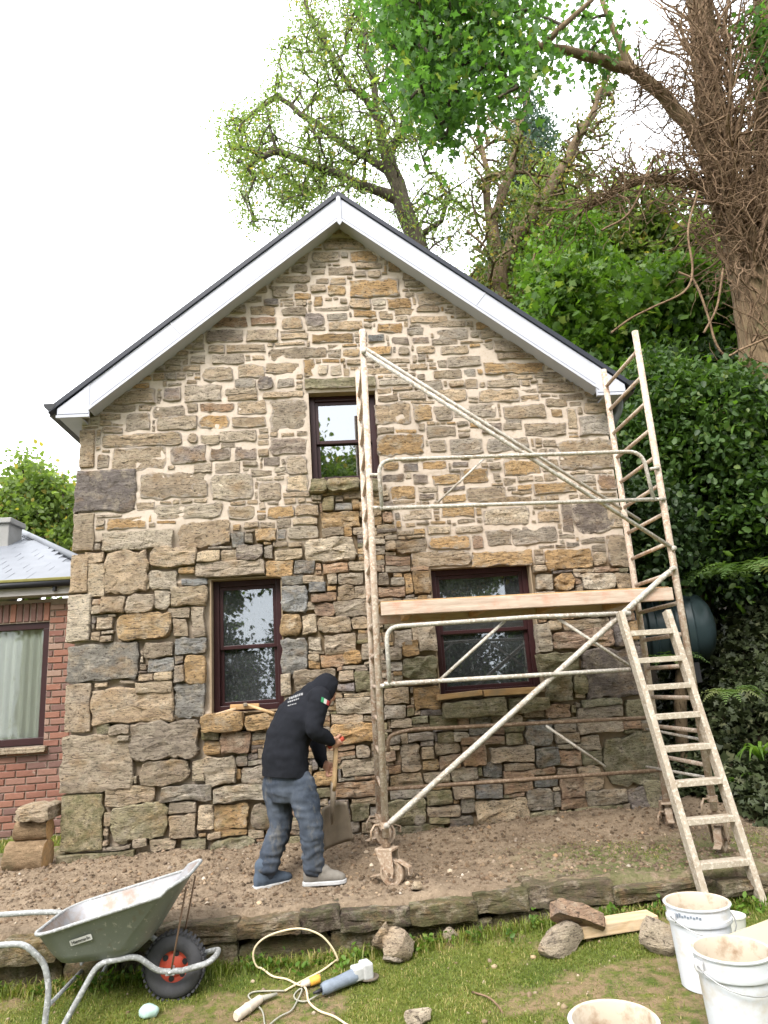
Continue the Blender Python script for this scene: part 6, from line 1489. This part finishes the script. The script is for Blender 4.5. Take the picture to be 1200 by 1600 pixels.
ya, yb = Z_(575, 548, .03), Z_(688, 512, .032); yd = (yb-ya).normalized()
py = empty('plug', tuple(ya), 'orange-yellow site plug lying inside the cable loops', 'plug')
m = MB(); m.tube([ya+(yb-ya)*.38, yb-yd*.012, yb], [.022, .023, .018], 14); m.build('yellow_cap', M['plug_yellow'], py, True)
m = MB(); m.tube([ya-yd*.015, ya, ya+(yb-ya)*.4], [.009, .016, .020], 12); m.build('sleeve', M['plug_white'], py, True)

# ------------------------------------------------------------------ bits on the window sills
def Us(x, y): return Vector(U(x, y, -.05))
hm_ = empty('hammer', tuple(Us(405, 1112)), 'wooden-handled hammer lying on the lower left window sill', 'hammer')
m = MB(); m.tube([Vector(U(385, 1101, -.02)), Vector(U(428, 1115, -.10))], [.012, .015], 8); m.build('handle', M['handle_wood'], hm_, True)
m = MB(); m.box(Vector(U(383, 1101, -.01)), (.03, .12, .03), Matrix.Rotation(.2, 3, 'Z')); m.build('head', M['steel_dirty'], hm_, False, .006)
m = MB(); m.beam(U(338, 1116, -.06), U(368, 1107, .02), .03, .018); tag(m.build('wood_strip', M['plank_wood'], None, False, .003), 'thin pale wood offcut at the left end of the window sill', 'offcut')
m = MB(); m.beam(U(360, 1105, .04), U(405, 1103, .05), .05, .045, (0, 0, 1)); tag(m.build('brick_offcut', M['board_wood'], None, False, .004), 'broken brown brick piece behind the hammer on the sill', 'offcut')
for (a, b_, w, h, lb) in (((683, 1090), (752, 1082), .10, .045, 'rough wooden board lying on the left half of the right window sill'), ((755, 1083), (838, 1078), .11, .055, 'thicker sawn board lying on the right half of the right window sill')):
    m = MB(); m.beam(U(*a, -.06), U(*b_, -.06), w, h); tag(m.build('board', M['board_wood'], None, False, .004), lb, 'board', 'boards on the window sill')
m = MB(); m.lathe([(0, 0), (.075, 0), (.09, .15), (.085, .15), (.07, .01), (0, .01)], (U(714, 1085, .38)[0], .38, 1.19), 24); tag(m.build('plastic_pot', M['bucket_white'], None, False, 0, auto=40), 'white plastic pot standing inside the right window', 'pot')
m = MB(); m.box((U(714, 1085, .38)[0]+.3, .38, 1.165), (1.1, .22, .04)); m.build('window_board', M['board_wood'], cottage)

# ------------------------------------------------------------------ ferns, strap-leaved plants, ivy cover, grass, debris
def fern(base, n, L, seed, label, lean=(0, -.3)):
    R_ = random.Random(seed); root = empty('fern', tuple(base), label, 'fern', 'ferns on the bank')
    for k in range(n):
        a = 2*math.pi*k/n+R_.uniform(-.3, .3); ln = L*R_.uniform(.75, 1.1); d = Vector((math.cos(a)+lean[0], math.sin(a)+lean[1], 0)).normalized()
        P = [Vector(base)+d*(ln*t*(.95))+Vector((0, 0, ln*(1.05*t-1.15*t*t)*R_.uniform(.7, 1.))) for t in np.linspace(0, 1, 18)]
        m = MB(); m.tube(P, [.004*(1-.8*i/17) for i in range(18)], 4, False)
        s_ = d.cross(Vector((0, 0, 1)))
        for i in range(2, 18):
            t = i/17; w = ln*.26*math.sin(math.pi*min(1, t*.86+.1))*(1-.25*t); tg = (P[i]-P[i-1]).normalized()
            for sg_ in (-1, 1):
                q = P[i]; o_ = (s_*sg_+tg*.35).normalized(); up_ = tg.cross(o_).normalized(); hw = ln*.017
                tip = q+o_*w-Vector((0, 0, w*.18)); mid = q+o_*w*.5
                m.add([q-tg*hw, mid-tg*hw*1.1, tip, mid+tg*hw*1.1, q+tg*hw], [(0, 1, 2, 3, 4)])
        me = m.mesh('frond'); a_ = me.attributes.new('tone', 'FLOAT', 'POINT') if 'tone' not in me.attributes else None
        if a_: a_.data.foreach_set('value', np.full(len(m.v), R_.uniform(.2, .97), dtype=np.float32))
        me.materials.append(M['fern_green']); link('frond', me, None, root)
    return root
def bank_pt(x, y, Y): p = U(x, y, Y); return Vector(p)
fern(bank_pt(1165, 900, .9), 9, .62, 1, 'big arching fern right of the oil tank')
fern(bank_pt(1105, 905, 1.3), 8, .48, 2, 'dark fern hanging over the top of the oil tank')
fern(bank_pt(1140, 1090, .35), 8, .42, 3, 'pale fern frond low on the bank below the tank')
fern(bank_pt(1055, 1035, .9), 7, .40, 4, 'small fern seen between the ladder rungs under the tank')
def strap(base, n, L, seed, label):
    R_ = random.Random(seed); root = empty('strap_leaf_plant', tuple(base), label, 'plant', 'strap-leaved plants on the bank')
    for k in range(n):
        a = R_.uniform(0, 6.28); ln = L*R_.uniform(.7, 1.15); d = Vector((math.cos(a), math.sin(a)-.35, 0)).normalized(); s_ = d.cross(Vector((0, 0, 1))); V_ = []
        for i in range(9):
            t = i/8; p = Vector(base)+d*ln*t*.75+Vector((0, 0, ln*(1.15*t-1.05*t*t))); w = .013*math.sin(math.pi*min(1, .15+.85*t))+.001; V_ += [p-s_*w, p+s_*w]
        m = MB(); m.add(V_, [(2*i, 2*i+2, 2*i+3, 2*i+1) for i in range(8)]); me = m.mesh('blade'); at_ = me.attributes.new('tone', 'FLOAT', 'POINT'); at_.data.foreach_set('value', np.full(len(V_), R_.uniform(.3, .9), dtype=np.float32))
        me.materials.append(M['leaf_shrub']); me.shade_smooth(); link('blade', me, None, root)
strap(bank_pt(1190, 1190, -.1), 20, .42, 1, 'bright green strap-leaved clump at the right edge beside the ladder')
strap(bank_pt(1150, 1230, .1), 14, .34, 2, 'smaller strap-leaved clump behind the ladder foot')
# ivy over the bank
nI = 26000; xs = RNG.uniform(2.75, 6.5, nI); ys = RNG.uniform(-.75, 3.2, nI); keep = (xs > 2.95+.25*np.sin(ys*3)) & ((ys > .1) | (xs > 3.05)); xs, ys = xs[keep], ys[keep]
zs = np.array([max(ground_z(a, b), bed_z(a, b) if b < 1 and a < 3.6 else -9) for a, b in zip(xs, ys)]) + np.abs(RNG.normal(0, .10, len(xs))) + .25*np.array([max(0, fbm(a, b, 2., 1.2, 2)) for a, b in zip(xs, ys)])
leaves('ground_ivy', np.stack([xs, ys, zs], -1), 1, .04, .085, 'palm', M['leaf_ground'], None, RNG, .2, .9, 'stuff')['label'] = 'dark ground ivy covering the bank'
# lawn grass blades
def blades(name, xs, ys, zf, h, w, mat, label=None):
    n_ = len(xs); zs = np.array([zf(a, b) for a, b in zip(xs, ys)]); base = np.stack([xs, ys, zs-.004], -1)
    a = RNG.uniform(0, 6.283, n_); d = np.stack([np.cos(a), np.sin(a), 0*a], -1); hh = h*RNG.uniform(.45, 1.25, n_)[:, None]; ln = RNG.uniform(.2, 1.1, n_)[:, None]; ww = w*RNG.uniform(.7, 1.3, n_)[:, None]
    s_ = np.stack([-np.sin(a), np.cos(a), 0*a], -1); up = np.array([[0, 0, 1.]])
    V = np.stack([base-s_*ww, base+s_*ww, base+up*hh*.6+d*hh*ln*.35+s_*ww*.7, base+up*hh*.6+d*hh*ln*.35-s_*ww*.7, base+up*hh*(1.05-.35*ln)+d*hh*ln], 1)
    o_ = (np.arange(n_)*5)[:, None, None]; F = (o_+np.array([[0, 1, 2], [0, 2, 3], [3, 2, 4]])[None]).reshape(-1, 3)
    patch = np.array([.5+.7*fbm(x_, y_, 8.8, 1.6, 3) for x_, y_ in zip(xs, ys)]); t = np.clip(.55*patch+.5*RNG.uniform(0, 1, n_), 0, .84); t = np.where(RNG.uniform(0, 1, n_) < .07, 1., t)
    me = np_mesh(name, V.reshape(-1, 3), F, {'tone': ('FLOAT', np.repeat(t, 5))}); me.materials.append(mat); o = link(name, me, None)
    tag(o, label, None, None, 'stuff'); return o
nb_ = 230000; ys = RNG.uniform(-4.2, -1.52, nb_); xs = RNG.uniform(-1, 1, nb_)*(.55*(ys+6.4)+.35)-.1
kp = np.array([RNG.uniform() > .93*bare(a, b) for a, b in zip(xs, ys)]); xs, ys = xs[kp], ys[kp]
blades('grass', xs, ys, lawn_z, .021, .0022, M['blade_grass'], 'short mossy grass of the lawn')
nk = 5000; xs = RNG.uniform(-3.2, 2.8, nk); ys = np.array([kerb_y(a) for a in xs])-.06-np.abs(RNG.normal(0, .05, nk)); blades('kerb_grass', xs, ys, lawn_z, .075, .0035, M['blade_grass'], 'longer grass fringing the kerb foot')
nk = 9000; xs = RNG.uniform(.6, 3., nk); ys = RNG.uniform(-1.4, -.5, nk); kp = np.array([RNG.uniform() < bed_grass(a, b)*smooth(-.05, .25, fbm(a, b, 4., 2.4, 3)) for a, b in zip(xs, ys)]); blades('weed_grass', xs[kp], ys[kp], bed_z, .022, .0022, M['blade_grass'], 'sparse grass sprouting on the soil strip')
nk = 4000; xs = RNG.uniform(-5.5, -2.75, nk); ys = RNG.uniform(.75, 1.85, nk); blades('yard_grass', xs, ys, lambda a, b: max(ground_z(a, b), bed_z(a, b) if b < 1 else -9), .05, .004, M['blade_grass'], 'grass patch before the brick house')
# broad weeds at the kerb foot
wp = []
for k in range(70):
    x = random.uniform(-2.4, 2.4); y = kerb_y(x)-.07-abs(random.gauss(0, .05)); wp.append((x, y, lawn_z(x, y)+.03))
leaves('kerb_weeds', np.array(wp), 14, .045, .034, 'ovate', M['leaf_shrub'], None, RNG, -.1, .9, 'stuff')['label'] = 'small broad-leaved weeds along the kerb foot'
# clods and chips on the soil, chips on the lawn
T_ = [Vector(v) for v in ((0, 0, 1), (.9, 0, .3), (.28, .85, .3), (-.72, .53, .3), (-.72, -.53, .3), (.28, -.85, .3), (.72, .53, -.4), (-.28, .85, -.4), (-.9, 0, -.4), (-.28, -.85, -.4), (.72, -.53, -.4))]
TF = np.array([(0, 1, 2), (0, 2, 3), (0, 3, 4), (0, 4, 5), (0, 5, 1), (1, 6, 2), (2, 7, 3), (3, 8, 4), (4, 9, 5), (5, 10, 1), (6, 7, 2), (7, 8, 3), (8, 9, 4), (9, 10, 5), (10, 6, 1)])
def clods(name, xs, ys, zf, smin, smax, mat, tonef, label):
    n_ = len(xs); T = np.array([tuple(t) for t in T_]); s_ = (smin*(smax/smin)**(RNG.uniform(0, 1, n_)**2.6))[:, None, None]; j = T[None]*(1+RNG.uniform(-.35, .35, (n_, len(T), 3)))
    a = RNG.uniform(0, 6.28, n_); c, s = np.cos(a)[:, None], np.sin(a)[:, None]; j = np.stack([j[..., 0]*c-j[..., 1]*s, j[..., 0]*s+j[..., 1]*c, j[..., 2]*.75], -1)
    base = np.stack([xs, ys, [zf(p, q) for p, q in zip(xs, ys)]], -1)[:, None]; V = base+j*s_+np.array([0, 0, .25])*s_
    F = (np.arange(n_)*len(T))[:, None, None]+TF[None]; col = np.array([tonef() for _ in range(n_)]); col = np.concatenate([col, np.ones((n_, 1))], 1)
    me = np_mesh(name, V.reshape(-1, 3), F.reshape(-1, 3), {'tone': ('FLOAT_COLOR', np.repeat(col, len(T), 0))}); me.materials.append(mat); tag(link(name, me, None), label, None, None, 'stuff')
g = G('clod'); c_ = g.mix(g.noise(60., 5., .65), g.mix(1., g.attr('tone'), (.6, .55, .5), 'MULTIPLY'), g.attr('tone')); M['clod'] = g.done(c_, .95, 0., g.bump(g.noise(120., 4.), .6, .004), .15)
nk = 16000; xs = RNG.uniform(-4., 3., nk); ys = -1.42+1.45*RNG.uniform(0, 1, nk)
clods('soil_clods', xs, ys, bed_z, .003, .020, M['clod'], lambda: vary(random.choice([(.16, .115, .08), (.22, .165, .115), (.12, .088, .06), (.27, .21, .15)])), 'crumbled soil clods on the turned strip')
nk = 420; xs = RNG.uniform(-3.4, 2.8, nk); ys = -1.42+1.4*RNG.uniform(0, 1, nk)**1.3
clods('stone_chips', xs, ys, bed_z, .004, .024, M['clod'], lambda: vary(random.choice([(.42, .34, .25), (.50, .44, .36), (.30, .25, .2), (.36, .25, .16)])), 'stone chips scattered on the soil strip')
nk = 500; ys = RNG.uniform(-3.6, -1.7, nk); xs = RNG.uniform(-1, 1, nk)*(.5*(ys+6.4))
clods('lawn_chips', xs, ys, lawn_z, .004, .020, M['clod'], lambda: vary(random.choice([(.42, .34, .25), (.36, .28, .18), (.24, .18, .12)])), 'small chips and crumbs on the lawn')
